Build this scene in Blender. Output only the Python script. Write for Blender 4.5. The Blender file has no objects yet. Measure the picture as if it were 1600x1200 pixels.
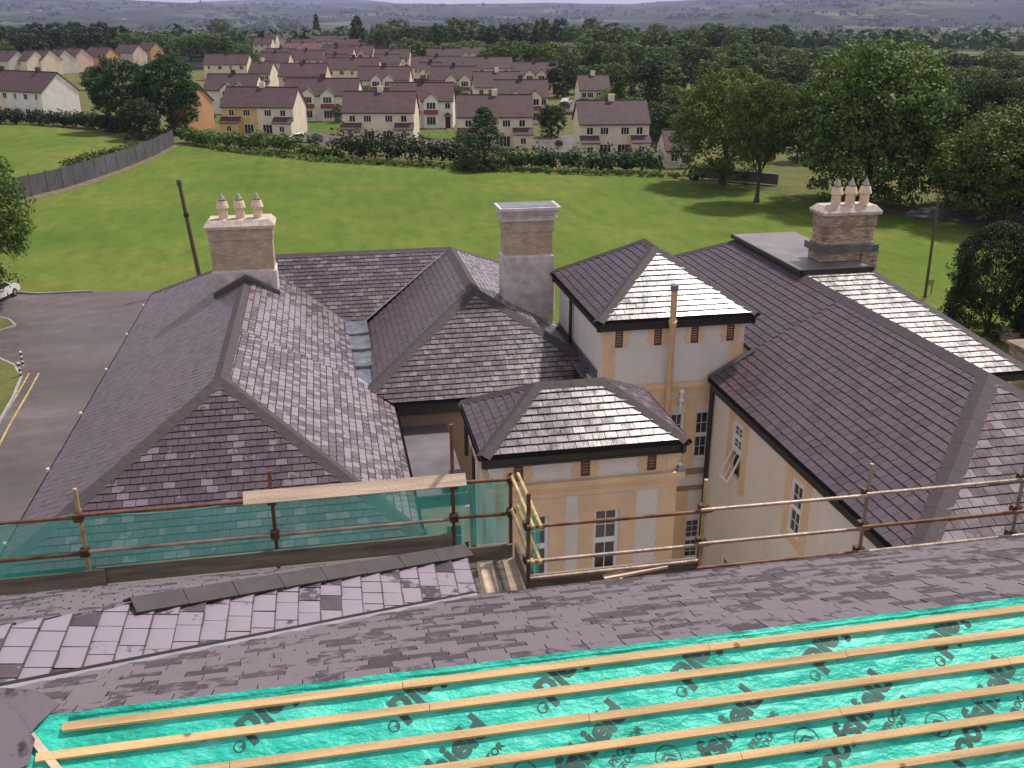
import bpy, bmesh, math, random
from mathutils import Vector, Matrix, noise
R = math.radians
rnd = random.Random(7)
S = bpy.context.scene
COL = S.collection

# ------------------------------------------------------------------ camera, sky, sun, exposure
F, HOR, PXV = 1500.0, 20.0, 490.0
P = math.atan((600 - HOR) / F)
TH = math.atan((800 - PXV) * math.cos(P) / F)
cam_data = bpy.data.cameras.new("camera")
cam = bpy.data.objects.new("camera", cam_data); COL.objects.link(cam)
cam.location = (0, 0, 0); cam.rotation_euler = (math.pi / 2 - P, 0, -TH)
cam_data.sensor_width = 36; cam_data.lens = 36 * F / 1600
cam_data.clip_start = 0.1; cam_data.clip_end = 40000
S.camera = cam

SUN_EL, SUN_AZ = R(58), R(56)          # azimuth clockwise from +Y (towards +X)
w = bpy.data.worlds.new("World"); S.world = w; w.use_nodes = True
nt = w.node_tree; nt.nodes.clear()
out = nt.nodes.new('ShaderNodeOutputWorld'); bg = nt.nodes.new('ShaderNodeBackground')
sky = nt.nodes.new('ShaderNodeTexSky'); sky.sky_type = 'NISHITA'; sky.sun_disc = False
sky.sun_elevation = SUN_EL; sky.sun_rotation = SUN_AZ; sky.air_density = 1.0; sky.dust_density = 2.0
tc = nt.nodes.new('ShaderNodeTexCoord'); mp = nt.nodes.new('ShaderNodeMapping'); mp.inputs['Scale'].default_value = (1, 1, 3.5)
cn = nt.nodes.new('ShaderNodeTexNoise'); cn.inputs['Scale'].default_value = 2.6; cn.inputs['Detail'].default_value = 6; cn.inputs['Roughness'].default_value = .6
cr = nt.nodes.new('ShaderNodeValToRGB'); cr.color_ramp.elements[0].position = .34; cr.color_ramp.elements[1].position = .56
cc = nt.nodes.new('ShaderNodeValToRGB')
cc.color_ramp.elements[0].position = .35; cc.color_ramp.elements[0].color = (4.6, 4.4, 5.0, 1)
cc.color_ramp.elements[1].position = .7; cc.color_ramp.elements[1].color = (12.0, 11.2, 11.8, 1)
mx = nt.nodes.new('ShaderNodeMix'); mx.data_type = 'RGBA'
L = nt.links.new
L(tc.outputs['Generated'], mp.inputs['Vector']); L(mp.outputs[0], cn.inputs['Vector'])
L(cn.outputs['Fac'], cr.inputs[0]); L(cn.outputs['Fac'], cc.inputs[0])
L(cr.outputs[0], mx.inputs[0]); L(sky.outputs[0], mx.inputs[6]); L(cc.outputs[0], mx.inputs[7])
sxyz = nt.nodes.new('ShaderNodeSeparateXYZ'); hr = nt.nodes.new('ShaderNodeValToRGB'); hm_ = nt.nodes.new('ShaderNodeMix'); hm_.data_type = 'RGBA'
L(tc.outputs['Generated'], sxyz.inputs[0]); L(sxyz.outputs[2], hr.inputs[0])
hr.color_ramp.elements[0].position = .03; hr.color_ramp.elements[0].color = (.85, .85, .85, 1); hr.color_ramp.elements[1].position = .3; hr.color_ramp.elements[1].color = (0, 0, 0, 1)
L(hr.outputs[0], hm_.inputs[0]); L(mx.outputs[2], hm_.inputs[6]); hm_.inputs[7].default_value = (10.5, 9.8, 10.4, 1)
L(hm_.outputs[2], bg.inputs['Color']); bg.inputs['Strength'].default_value = 0.088
L(bg.outputs[0], out.inputs['Surface'])
sd = bpy.data.lights.new("sun", 'SUN'); sd.energy = 4.3; sd.angle = R(3); sd.color = (1, .93, .84)
so = bpy.data.objects.new("sun", sd); COL.objects.link(so)
sdir = Vector((math.cos(SUN_EL) * math.sin(SUN_AZ), math.cos(SUN_EL) * math.cos(SUN_AZ), math.sin(SUN_EL)))
so.rotation_euler = sdir.to_track_quat('Z', 'Y').to_euler()
S.view_settings.view_transform = 'Standard'; S.view_settings.look = 'None'
S.view_settings.exposure = 0.0; S.view_settings.gamma = 1.0; S.view_settings.use_curve_mapping = False
S.render.resolution_x = 1024; S.render.resolution_y = 768

GZ = -20.0                                # the ground lies 20 m below the camera

def ray(x, y):
    a = (x - 800) / F; b = (600 - y) / F
    f = math.cos(P) + b * math.sin(P); u = -math.sin(P) + b * math.cos(P)
    return Vector((f * math.sin(TH) + a * math.cos(TH), f * math.cos(TH) - a * math.sin(TH), u))
def gp(x, y, z=GZ):
    r = ray(x, y); return r * (z / r.z)

# ------------------------------------------------------------------ materials
MATS = {}
def newmat(name, rough=.7, spec=.5):
    m = bpy.data.materials.new(name); m.use_nodes = True
    b = m.node_tree.nodes['Principled BSDF']; b.inputs['Roughness'].default_value = rough
    b.inputs['Specular IOR Level'].default_value = spec
    MATS[name] = m; return m, m.node_tree, b
def noise_node(nt, scale, detail=4, rough=.55, coord='Object', stretch=None):
    t = nt.nodes.new('ShaderNodeTexCoord'); n = nt.nodes.new('ShaderNodeTexNoise')
    n.inputs['Scale'].default_value = scale; n.inputs['Detail'].default_value = detail; n.inputs['Roughness'].default_value = rough
    if stretch:
        mpp = nt.nodes.new('ShaderNodeMapping'); mpp.inputs['Scale'].default_value = stretch
        nt.links.new(t.outputs[coord], mpp.inputs[0]); nt.links.new(mpp.outputs[0], n.inputs['Vector'])
    else: nt.links.new(t.outputs[coord], n.inputs['Vector'])
    return n
def ramp(nt, src, stops):
    r = nt.nodes.new('ShaderNodeValToRGB'); e = r.color_ramp.elements
    while len(e) < len(stops): e.new(.5)
    for i, (p, c) in enumerate(stops):
        e[i].position = p; e[i].color = (c[0], c[1], c[2], 1) if hasattr(c, '__len__') else (c, c, c, 1)
    nt.links.new(src, r.inputs[0]); return r.outputs[0]
def mixc(nt, fac, a, b, mode='MIX'):
    m = nt.nodes.new('ShaderNodeMix'); m.data_type = 'RGBA'; m.blend_type = mode
    for sock, v in ((0, fac), (6, a), (7, b)):
        if isinstance(v, (int, float)): m.inputs[sock].default_value = v
        elif isinstance(v, tuple): m.inputs[sock].default_value = (*v, 1)
        else: nt.links.new(v, m.inputs[sock])
    return m.outputs[2]
def bump(nt, b, src, strength=.3, dist=.02):
    n = nt.nodes.new('ShaderNodeBump'); n.inputs['Strength'].default_value = strength; n.inputs['Distance'].default_value = dist
    nt.links.new(src, n.inputs['Height']); nt.links.new(n.outputs[0], b.inputs['Normal'])
def attr(nt, name='tone'):
    a = nt.nodes.new('ShaderNodeAttribute'); a.attribute_name = name; return a.outputs['Fac']
def simple(name, col, rough=.7, var=.25, scale=3, bs=0, bscale=40, spec=.5, stretch=None, metal=0):
    m, nt, b = newmat(name, rough, spec)
    n = noise_node(nt, scale, stretch=stretch)
    lo = tuple(c * (1 - var) for c in col); hi = tuple(min(1, c * (1 + var)) for c in col)
    nt.links.new(ramp(nt, n.outputs['Fac'], [(.3, lo), (.7, hi)]), b.inputs['Base Color'])
    b.inputs['Metallic'].default_value = metal
    if bs: bump(nt, b, noise_node(nt, bscale).outputs['Fac'], bs)
    return m
def slate_mat(name, dark, light, dust_or_glint, r0=.24, r1=.5, wet=.45, dust_glint_amt=1.0, spec=.5, scale=3.2):
    m, nt, b = newmat(name)
    t = attr(nt)
    n = noise_node(nt, scale, 5, .65); n2 = noise_node(nt, .22, 2); n3 = noise_node(nt, 22, 3)
    base = ramp(nt, t, [(0, dark), (.55, light), (.8, tuple(c * .85 for c in light)), (1, tuple((light[0] * 1.1, light[1] * .8, light[2] * .85)))])
    base = mixc(nt, .35, base, ramp(nt, n3.outputs['Fac'], [(.3, dark), (.7, light)]))
    # dried-off pale dust on some slates; on the lightest mix, painted glint
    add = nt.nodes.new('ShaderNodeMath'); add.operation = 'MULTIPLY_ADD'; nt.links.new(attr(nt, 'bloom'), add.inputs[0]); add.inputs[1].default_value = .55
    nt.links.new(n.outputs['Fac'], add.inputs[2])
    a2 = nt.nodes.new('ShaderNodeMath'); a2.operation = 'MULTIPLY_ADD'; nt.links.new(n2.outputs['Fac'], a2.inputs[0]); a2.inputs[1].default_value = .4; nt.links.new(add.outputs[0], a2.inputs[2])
    f = ramp(nt, a2.outputs[0], [(wet + .47, 0), (wet + .56, dust_glint_amt)])
    colr = mixc(nt, f, base, dust_or_glint)
    nt.links.new(colr, b.inputs['Base Color'])
    nt.links.new(ramp(nt, n.outputs['Fac'], [(.35, r0), (.65, r1)]), b.inputs['Roughness'])
    b.inputs['Specular IOR Level'].default_value = spec
    bump(nt, b, noise_node(nt, 14, 5, .7).outputs['Fac'], .25, .01)
    return m
slate_mat('slate', (.044, .028, .038), (.092, .06, .077), (.22, .17, .2), wet=.5, dust_glint_amt=.6, r0=.2, r1=.36, spec=1.0)
slate_mat('slate_matte', (.052, .035, .045), (.092, .065, .08), (.22, .18, .21), wet=.52, dust_glint_amt=.7, r0=.55, r1=.75, spec=.4)
slate_mat('slate_plain', (.054, .035, .047), (.1, .068, .086), (.21, .165, .2), wet=.56, dust_glint_amt=.65, r0=.32, r1=.48, spec=.7)
slate_mat('slate_painted_sheen', (.07, .05, .064), (.13, .1, .12), (.3, .245, .28), wet=.38, dust_glint_amt=.8, r0=.14, r1=.3, spec=1.0, scale=4.5)  # lighter mix: wet glint painted into its base and pale patches
slate_mat('slate_band', (.06, .046, .056), (.095, .075, .09), (.27, .225, .275), r0=.25, r1=.5, wet=.36, scale=5)
simple('lead_pale', (.25, .23, .27), .4, .15, 4)
slate_mat('slate_near', (.042, .033, .038), (.074, .057, .066), (.165, .135, .155), r0=.35, r1=.6, wet=.335, scale=5.5)
simple('slate_gap', (.055, .043, .05), .6)
simple('ridge_clay', (.055, .041, .047), .75, .2, 6, .15)
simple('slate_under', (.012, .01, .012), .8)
simple('fascia', (.022, .022, .024), .4, .2)
simple('lead', (.2, .21, .24), .3, .35, 2.5, .3, 9, metal=.35)
simple('lead_dark', (.1, .1, .11), .32, .35, 1.5, .2, 8)
simple('flat_felt', (.17, .15, .165), .42, .35, .7, .2, 12)
simple('cement', (.55, .5, .48), .85, .3, 2.5, .3, 30)
simple('flaunching', (.5, .42, .36), .85, .3, 5, .3, 30)
simple('terracotta', (.7, .54, .4), .7, .2, 6, .1, 40)
simple('cowl_metal', (.36, .35, .32), .5, .2, 6, metal=.4)
simple('beige_paint', (.72, .51, .32), .75, .1, 1.2, .1, 60)
simple('white_plastic', (.8, .8, .8), .35, .04)
simple('cream_plastic', (.72, .6, .42), .4, .1)
simple('beige_pipe', (.58, .38, .22), .5, .1)
simple('black_pipe', (.015, .015, .017), .4)
simple('louvre_wood', (.13, .045, .025), .6, .3, 5)
simple('wood', (.55, .37, .18), .75, .35, 2, .3, 30, stretch=(.4, 6, 6))
_m = MATS['wood']; _n = _m.node_tree; _b = _n.nodes['Principled BSDF']; _s = _b.inputs['Base Color'].links[0].from_socket
_v = _n.nodes.new('ShaderNodeTexVoronoi'); _v.inputs['Scale'].default_value = 3.2; _t = _n.nodes.new('ShaderNodeTexCoord'); _n.links.new(_t.outputs['Object'], _v.inputs['Vector'])
_n.links.new(mixc(_n, ramp(_n, _v.outputs['Distance'], [(.05, .85), (.11, 0)]), _s, (.13, .07, .035)), _b.inputs['Base Color'])
simple('pale_board', (.62, .47, .35), .75, .22, 2, .3, 30, stretch=(.5, 6, 6))
simple('old_board', (.2, .165, .13), .8, .45, 2.5, .4, 25, stretch=(.5, 5, 5))
simple('galv_tube', (.36, .27, .22), .42, .4, 4, .2, 40, metal=.45)
simple('rust_tube', (.17, .075, .04), .6, .5, 7, .3, 50, metal=.3)
simple('yellow_tube', (.46, .33, .15), .6, .4, 7, .3, 50)
simple('coupler_steel', (.1, .055, .03), .6, .5, 14, .4, 50, metal=.4)
simple('pole_wood', (.1, .075, .05), .85, .4, 3, .3, 20, stretch=(6, 6, .5))
simple('fence_metal', (.115, .11, .13), .6, .25, .5)
simple('kerb', (.3, .29, .28), .85, .2, 2)
simple('yellow_line', (.42, .3, .1), .8, .5, 3)
simple('white_line', (.65, .65, .65), .8, .3, 4)
simple('bark', (.07, .055, .04), .9, .4, 4, .4, 20)
simple('tyre', (.02, .02, .02), .8)
simple('car_glass', (.02, .025, .03), .1)
simple('brown_earth', (.15, .12, .06), .95, .4, 1)

def mat_render(name, col, stain):
    m, nt, b = newmat(name, .92, .2)
    n = noise_node(nt, 20, 4, .8); n2 = noise_node(nt, 1.1, 4, .6, stretch=(1, 1, .35))
    c = ramp(nt, n.outputs['Fac'], [(.3, tuple(x * .8 for x in col)), (.65, col)])
    c = mixc(nt, ramp(nt, n2.outputs['Fac'], [(.45, 0), (.75, .6)]), c, stain)
    nt.links.new(c, b.inputs['Base Color']); bump(nt, b, n.outputs['Fac'], .6, .02)
mat_render('pebble_dash', (.78, .75, .71), (.55, .5, .44))
mat_render('cream_render', (.84, .77, .68), (.62, .54, .45))
mat_render('brown_render', (.33, .24, .18), (.2, .15, .12))

def mat_brick(name, a, b_, mortar, sc=1.0):
    m, nt, b = newmat(name, .85, .3)
    t = nt.nodes.new('ShaderNodeTexCoord'); sx = nt.nodes.new('ShaderNodeSeparateXYZ'); cb = nt.nodes.new('ShaderNodeCombineXYZ')
    ad = nt.nodes.new('ShaderNodeMath'); ad.operation = 'ADD'
    nt.links.new(t.outputs['Object'], sx.inputs[0]); nt.links.new(sx.outputs[0], ad.inputs[0]); nt.links.new(sx.outputs[1], ad.inputs[1])
    nt.links.new(ad.outputs[0], cb.inputs[0]); nt.links.new(sx.outputs[2], cb.inputs[1])
    br = nt.nodes.new('ShaderNodeTexBrick'); br.inputs['Scale'].default_value = sc
    br.inputs['Color1'].default_value = (*a, 1); br.inputs['Color2'].default_value = (*b_, 1); br.inputs['Mortar'].default_value = (*mortar, 1)
    br.inputs['Brick Width'].default_value = .23; br.inputs['Row Height'].default_value = .078; br.inputs['Mortar Size'].default_value = .012
    br.inputs['Bias'].default_value = -.1
    nt.links.new(cb.outputs[0], br.inputs['Vector'])
    n = noise_node(nt, 2.2, 5, .7)
    c = mixc(nt, .3, br.outputs['Color'], ramp(nt, n.outputs['Fac'], [(.3, tuple(x * .45 for x in a)), (.7, tuple(min(1, x * 1.25) for x in b_))]), 'MIX')
    nt.links.new(c, b.inputs['Base Color']); bump(nt, b, br.outputs['Fac'], -.4, .01)
mat_brick('buff_brick', (.4, .3, .2), (.6, .47, .33), (.34, .28, .22))
mat_brick('mottled_brick', (.2, .14, .1), (.6, .48, .34), (.16, .13, .1))
mat_brick('house_brick', (.3, .12, .08), (.36, .16, .11), (.3, .22, .2))

def mat_foliage(name, dark, light, yel):
    m, nt, b = newmat(name, .6, .25)
    t = attr(nt)
    oi = nt.nodes.new('ShaderNodeObjectInfo')
    c = ramp(nt, t, [(0, dark), (.6, light), (1, yel)])
    hs = nt.nodes.new('ShaderNodeHueSaturation'); nt.links.new(c, hs.inputs['Color'])
    mr = nt.nodes.new('ShaderNodeMapRange'); mr.inputs[3].default_value = .75; mr.inputs[4].default_value = 1.3
    nt.links.new(oi.outputs['Random'], mr.inputs[0]); nt.links.new(mr.outputs[0], hs.inputs['Value'])
    mr2 = nt.nodes.new('ShaderNodeMapRange'); mr2.inputs[3].default_value = .485; mr2.inputs[4].default_value = .52
    nt.links.new(oi.outputs['Random'], mr2.inputs[0]); nt.links.new(mr2.outputs[0], hs.inputs['Hue'])
    nt.links.new(hs.outputs[0], b.inputs['Base Color'])
    tr = nt.nodes.new('ShaderNodeBsdfTranslucent'); nt.links.new(hs.outputs[0], tr.inputs['Color'])
    ms = nt.nodes.new('ShaderNodeMixShader'); ms.inputs[0].default_value = .28
    nt.links.new(b.outputs[0], ms.inputs[1]); nt.links.new(tr.outputs[0], ms.inputs[2])
    nt.links.new(ms.outputs[0], nt.nodes['Material Output'].inputs['Surface'])
mat_foliage('leaf_mid', (.042, .072, .016), (.105, .16, .032), (.22, .26, .06))
mat_foliage('leaf_olive', (.045, .08, .016), (.115, .18, .032), (.24, .3, .06))
mat_foliage('leaf_dark', (.018, .036, .014), (.042, .078, .024), (.08, .12, .035))
mat_foliage('leaf_bright', (.05, .095, .022), (.11, .18, .04), (.22, .28, .06))
mat_foliage('leaf_copper', (.06, .035, .025), (.12, .06, .04), (.18, .1, .06))

def mat_grass(name, a, b_, c_, stripes=True):
    m, nt, b = newmat(name, .95, .15)
    n1 = noise_node(nt, .045, 5, .6); n2 = noise_node(nt, .6, 6, .7, stretch=(1, .35, 1)); n3 = noise_node(nt, 6, 4, .7)
    c = ramp(nt, n1.outputs['Fac'], [(.3, a), (.5, b_), (.66, c_)])
    n4 = noise_node(nt, .14, 5, .7); c = mixc(nt, ramp(nt, n4.outputs['Fac'], [(.5, 0), (.68, .6)]), c, tuple(x * y for x, y in zip(c_, (1.15, .95, 1.2))))
    c = mixc(nt, ramp(nt, n2.outputs['Fac'], [(.35, .55), (.65, 0)]), c, tuple(x * .62 for x in a))
    c = mixc(nt, ramp(nt, n3.outputs['Fac'], [(.3, .45), (.6, 0)]), c, tuple(x * .5 for x in a))
    if stripes:
        wv = nt.nodes.new('ShaderNodeTexWave'); wv.inputs['Scale'].default_value = .16; wv.inputs['Distortion'].default_value = .8; wv.inputs['Detail'].default_value = 1
        t = nt.nodes.new('ShaderNodeTexCoord'); nt.links.new(t.outputs['Object'], wv.inputs['Vector'])
        c = mixc(nt, ramp(nt, wv.outputs['Fac'], [(.3, 0), (.7, .07)]), c, tuple(x * .6 for x in a))
    nt.links.new(c, b.inputs['Base Color']); bump(nt, b, n3.outputs['Fac'], .5, .06)
mat_grass('field_grass', (.09, .155, .02), (.13, .195, .027), (.19, .215, .045))
mat_grass('rough_grass', (.1, .125, .035), (.15, .15, .05), (.2, .17, .07), False)
mat_grass('lawn', (.07, .13, .02), (.1, .16, .03), (.13, .17, .04), False)

def mat_asphalt():
    m, nt, b = newmat('asphalt', .6)
    n1 = noise_node(nt, .12, 5, .6, stretch=(1, 2.2, 1)); n2 = noise_node(nt, 9, 4, .7); n3 = noise_node(nt, 1.0, 4)
    c = ramp(nt, n1.outputs['Fac'], [(.3, (.07, .056, .056)), (.6, (.125, .1, .1)), (.75, (.19, .16, .16))])
    c = mixc(nt, ramp(nt, n2.outputs['Fac'], [(.3, .4), (.6, 0)]), c, (.05, .043, .047))
    nt.links.new(c, b.inputs['Base Color'])
    nt.links.new(ramp(nt, n3.outputs['Fac'], [(.35, .3), (.6, .75)]), b.inputs['Roughness'])
    bump(nt, b, n2.outputs['Fac'], .2, .01)
mat_asphalt()
def mat_glass():
    m, nt, b = newmat('window_glass', .06, .6)
    n = noise_node(nt, .8, 2)
    nt.links.new(ramp(nt, n.outputs['Fac'], [(.35, (.015, .017, .02)), (.7, (.12, .12, .125))]), b.inputs['Base Color'])
mat_glass()
def mat_membrane():
    m, nt, b = newmat('membrane', .5, .4)
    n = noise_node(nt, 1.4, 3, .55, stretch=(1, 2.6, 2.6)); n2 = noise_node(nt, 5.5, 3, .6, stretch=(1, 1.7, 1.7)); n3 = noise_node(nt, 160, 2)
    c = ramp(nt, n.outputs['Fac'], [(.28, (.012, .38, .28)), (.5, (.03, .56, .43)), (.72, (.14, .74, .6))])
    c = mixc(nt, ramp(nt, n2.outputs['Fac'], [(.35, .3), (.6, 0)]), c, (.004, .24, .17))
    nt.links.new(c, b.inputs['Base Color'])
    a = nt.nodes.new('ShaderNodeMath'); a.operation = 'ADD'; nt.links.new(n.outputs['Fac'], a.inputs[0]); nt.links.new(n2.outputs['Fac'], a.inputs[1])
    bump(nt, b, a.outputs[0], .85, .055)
mat_membrane()
simple('print_ink', (.015, .08, .065), .6, .5, 8)
def mat_net():
    m, nt, b = newmat('debris_net', .7, .2)
    n = noise_node(nt, 1.2, 3)
    nt.links.new(ramp(nt, n.outputs['Fac'], [(.3, (.06, .36, .3)), (.7, (.13, .5, .43))]), b.inputs['Base Color'])
    tp = nt.nodes.new('ShaderNodeBsdfTransparent'); ms = nt.nodes.new('ShaderNodeMixShader')
    nt.links.new(ramp(nt, noise_node(nt, 2.2, 3).outputs['Fac'], [(.3, .5), (.7, .66)]), ms.inputs[0])
    tl = nt.nodes.new('ShaderNodeBsdfTranslucent'); tl.inputs['Color'].default_value = (.04, .34, .28, 1)
    m2 = nt.nodes.new('ShaderNodeMixShader'); m2.inputs[0].default_value = .5
    nt.links.new(b.outputs[0], m2.inputs[1]); nt.links.new(tl.outputs[0], m2.inputs[2])
    nt.links.new(tp.outputs[0], ms.inputs[1]); nt.links.new(m2.outputs[0], ms.inputs[2])
    nt.links.new(ms.outputs[0], nt.nodes['Material Output'].inputs['Surface'])
mat_net()
def mat_house(name, col):
    m, nt, b = newmat(name, .9, .2)
    n = noise_node(nt, .7, 4)
    nt.links.new(ramp(nt, n.outputs['Fac'], [(.3, tuple(x * .82 for x in col)), (.65, col)]), b.inputs['Base Color'])
mat_house('wall_cream', (.82, .72, .56)); mat_house('wall_white', (.86, .82, .77)); mat_house('wall_yellow', (.72, .52, .2))
mat_house('wall_orange', (.66, .38, .2)); mat_house('wall_pink', (.74, .56, .46)); mat_house('wall_grey', (.66, .6, .56))
simple('roof_tile', (.078, .043, .048), .8, .22, .9, .3, 3)
simple('roof_tile_red', (.16, .075, .07), .8, .2, .9, .3, 3)
simple('red_band', (.22, .05, .05), .8, .1)
simple('dark_pane', (.02, .02, .03), .15)
simple('far_white', (.7, .68, .66), .9, .1)

def mat_terrain():
    m, nt, b = newmat('terrain', .95, .1)
    t = nt.nodes.new('ShaderNodeTexCoord'); mpn = nt.nodes.new('ShaderNodeMapping'); mpn.inputs['Scale'].default_value = (.0058, .003, .004)
    v = nt.nodes.new('ShaderNodeTexVoronoi'); v.inputs['Scale'].default_value = 1; v.inputs['Randomness'].default_value = .85
    e = nt.nodes.new('ShaderNodeTexVoronoi'); e.feature = 'DISTANCE_TO_EDGE'; e.inputs['Scale'].default_value = 1; e.inputs['Randomness'].default_value = .85
    nt.links.new(t.outputs['Object'], mpn.inputs[0]); nt.links.new(mpn.outputs[0], v.inputs['Vector']); nt.links.new(mpn.outputs[0], e.inputs['Vector'])
    sp = nt.nodes.new('ShaderNodeSeparateColor'); nt.links.new(v.outputs['Color'], sp.inputs[0])
    c = ramp(nt, sp.outputs[0], [(0, (.03, .045, .02)), (.3, (.07, .1, .035)), (.55, (.03, .04, .022)), (.8, (.11, .15, .05)), (1, (.13, .15, .07))])
    n = noise_node(nt, .0016, 6, .65); n2 = noise_node(nt, .012, 6, .7)
    c = mixc(nt, ramp(nt, n.outputs['Fac'], [(.46, 0), (.54, .9)]), c, (.018, .03, .02))
    c = mixc(nt, ramp(nt, n2.outputs['Fac'], [(.45, 0), (.65, .55)]), c, (.025, .036, .02))
    c = mixc(nt, ramp(nt, e.outputs['Distance'], [(.03, 1), (.06, 0)]), c, (.015, .024, .012))
    nt.links.new(c, b.inputs['Base Color'])
mat_terrain()

# ------------------------------------------------------------------ object helpers
def tag(o, label=None, cat=None, group=None, kind=None):
    if label: o['label'] = label
    if cat: o['category'] = cat
    if group: o['group'] = group
    if kind: o['kind'] = kind
    return o
def empty(name, loc, label=None, cat=None, group=None, rz=0):
    o = bpy.data.objects.new(name, None); COL.objects.link(o); o.location = loc; o.rotation_euler.z = rz
    o.empty_display_size = .3
    return tag(o, label, cat, group)
class MB:
    def __init__(s): s.v = []; s.f = []; s.t = []; s.b = []; s.m = []
    def face(s, pts, t=.5, b=0, m=0):
        i = len(s.v); s.v += [Vector(p) for p in pts]; s.f.append(tuple(range(i, i + len(pts)))); s.t.append(t); s.b.append(b); s.m.append(m)
    def hexa(s, p, t=.5, b=0, m=0):           # p: 8 points, bottom 0-3 ccw, top 4-7
        i = len(s.v); s.v += [Vector(q) for q in p]
        for q in ((3, 2, 1, 0), (4, 5, 6, 7), (0, 1, 5, 4), (1, 2, 6, 5), (2, 3, 7, 6), (3, 0, 4, 7)):
            s.f.append(tuple(i + k for k in q)); s.t.append(t); s.b.append(b); s.m.append(m)
    def box(s, a, b, t=.5, m=0):
        x0, y0, z0 = [min(a[k], b[k]) for k in range(3)]; x1, y1, z1 = [max(a[k], b[k]) for k in range(3)]
        s.hexa([(x0, y0, z0), (x1, y0, z0), (x1, y1, z0), (x0, y1, z0), (x0, y0, z1), (x1, y0, z1), (x1, y1, z1), (x0, y1, z1)], t, 0, m)
    def bar(s, a, b, wd, ht, up=Vector((0, 0, 1)), t=.5):
        a = Vector(a); b = Vector(b); d = (b - a).normalized(); x = d.cross(up).normalized(); u = x.cross(d)
        x *= wd / 2; u *= ht / 2
        s.hexa([a - x - u, a + x - u, b + x - u, b - x - u, a - x + u, a + x + u, b + x + u, b - x + u], t)
    def tube(s, a, b, r, n=10, r2=None, caps=True, t=.5):
        a = Vector(a); b = Vector(b); d = (b - a).normalized(); r2 = r if r2 is None else r2
        x = d.orthogonal().normalized(); y = d.cross(x); i = len(s.v)
        for c, rr in ((a, r), (b, r2)):
            for k in range(n):
                q = 2 * math.pi * k / n; s.v.append(c + x * math.cos(q) * rr + y * math.sin(q) * rr)
        for k in range(n): s.f.append((i + k, i + (k + 1) % n, i + n + (k + 1) % n, i + n + k)); s.t.append(t); s.b.append(0); s.m.append(0)
        if caps:
            s.f.append(tuple(i + k for k in reversed(range(n)))); s.f.append(tuple(i + n + k for k in range(n)))
            s.t += [t, t]; s.b += [0, 0]; s.m += [0, 0]
    def lathe(s, c, prof, n=14, t=.5):
        c = Vector(c)
        for (r0, z0), (r1, z1) in zip(prof[:-1], prof[1:]):
            s.tube(c + Vector((0, 0, z0)), c + Vector((0, 0, z1)), max(r0, .001), n, max(r1, .001), False, t)
    def prism(s, pts, d, t=.5, m=0):              # polygon pts extruded by vector d
        pts = [Vector(p) for p in pts]; d = Vector(d); i = len(s.v); n = len(pts)
        s.v += pts + [p + d for p in pts]
        s.f.append(tuple(i + k for k in reversed(range(n)))); s.f.append(tuple(i + n + k for k in range(n)))
        for k in range(n): s.f.append((i + k, i + (k + 1) % n, i + n + (k + 1) % n, i + n + k))
        s.t += [t] * (n + 2); s.b += [0] * (n + 2); s.m += [m] * (n + 2)
    def build(s, name, mat, parent=None, smooth=False, fix=True):
        me = bpy.data.meshes.new(name)
        off = parent_origin(parent)
        me.from_pydata([tuple(v - off) for v in s.v], [], s.f)
        for mm in (mat if isinstance(mat, (list, tuple)) else [mat]): me.materials.append(MATS[mm])
        a = me.attributes.new('tone', 'FLOAT', 'FACE'); a.data.foreach_set('value', s.t)
        if any(s.b): a = me.attributes.new('bloom', 'FLOAT', 'FACE'); a.data.foreach_set('value', s.b)
        if any(s.m): me.polygons.foreach_set('material_index', s.m)
        if smooth: me.polygons.foreach_set('use_smooth', [True] * len(me.polygons))
        if fix:
            bm = bmesh.new(); bm.from_mesh(me); bmesh.ops.recalc_face_normals(bm, faces=bm.faces); bm.to_mesh(me); bm.free()
        me.update()
        o = bpy.data.objects.new(name, me); COL.objects.link(o)
        if parent is not None: o.parent = parent
        return o
def parent_origin(p):
    v = Vector((0, 0, 0))
    while p is not None: v += p.location; p = p.parent
    return v
def copy_tree(o, parent=None):
    c = o.copy(); COL.objects.link(c)
    if parent is not None: c.parent = parent
    for ch in [x for x in o.children]: copy_tree(ch, c)
    return c

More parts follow.
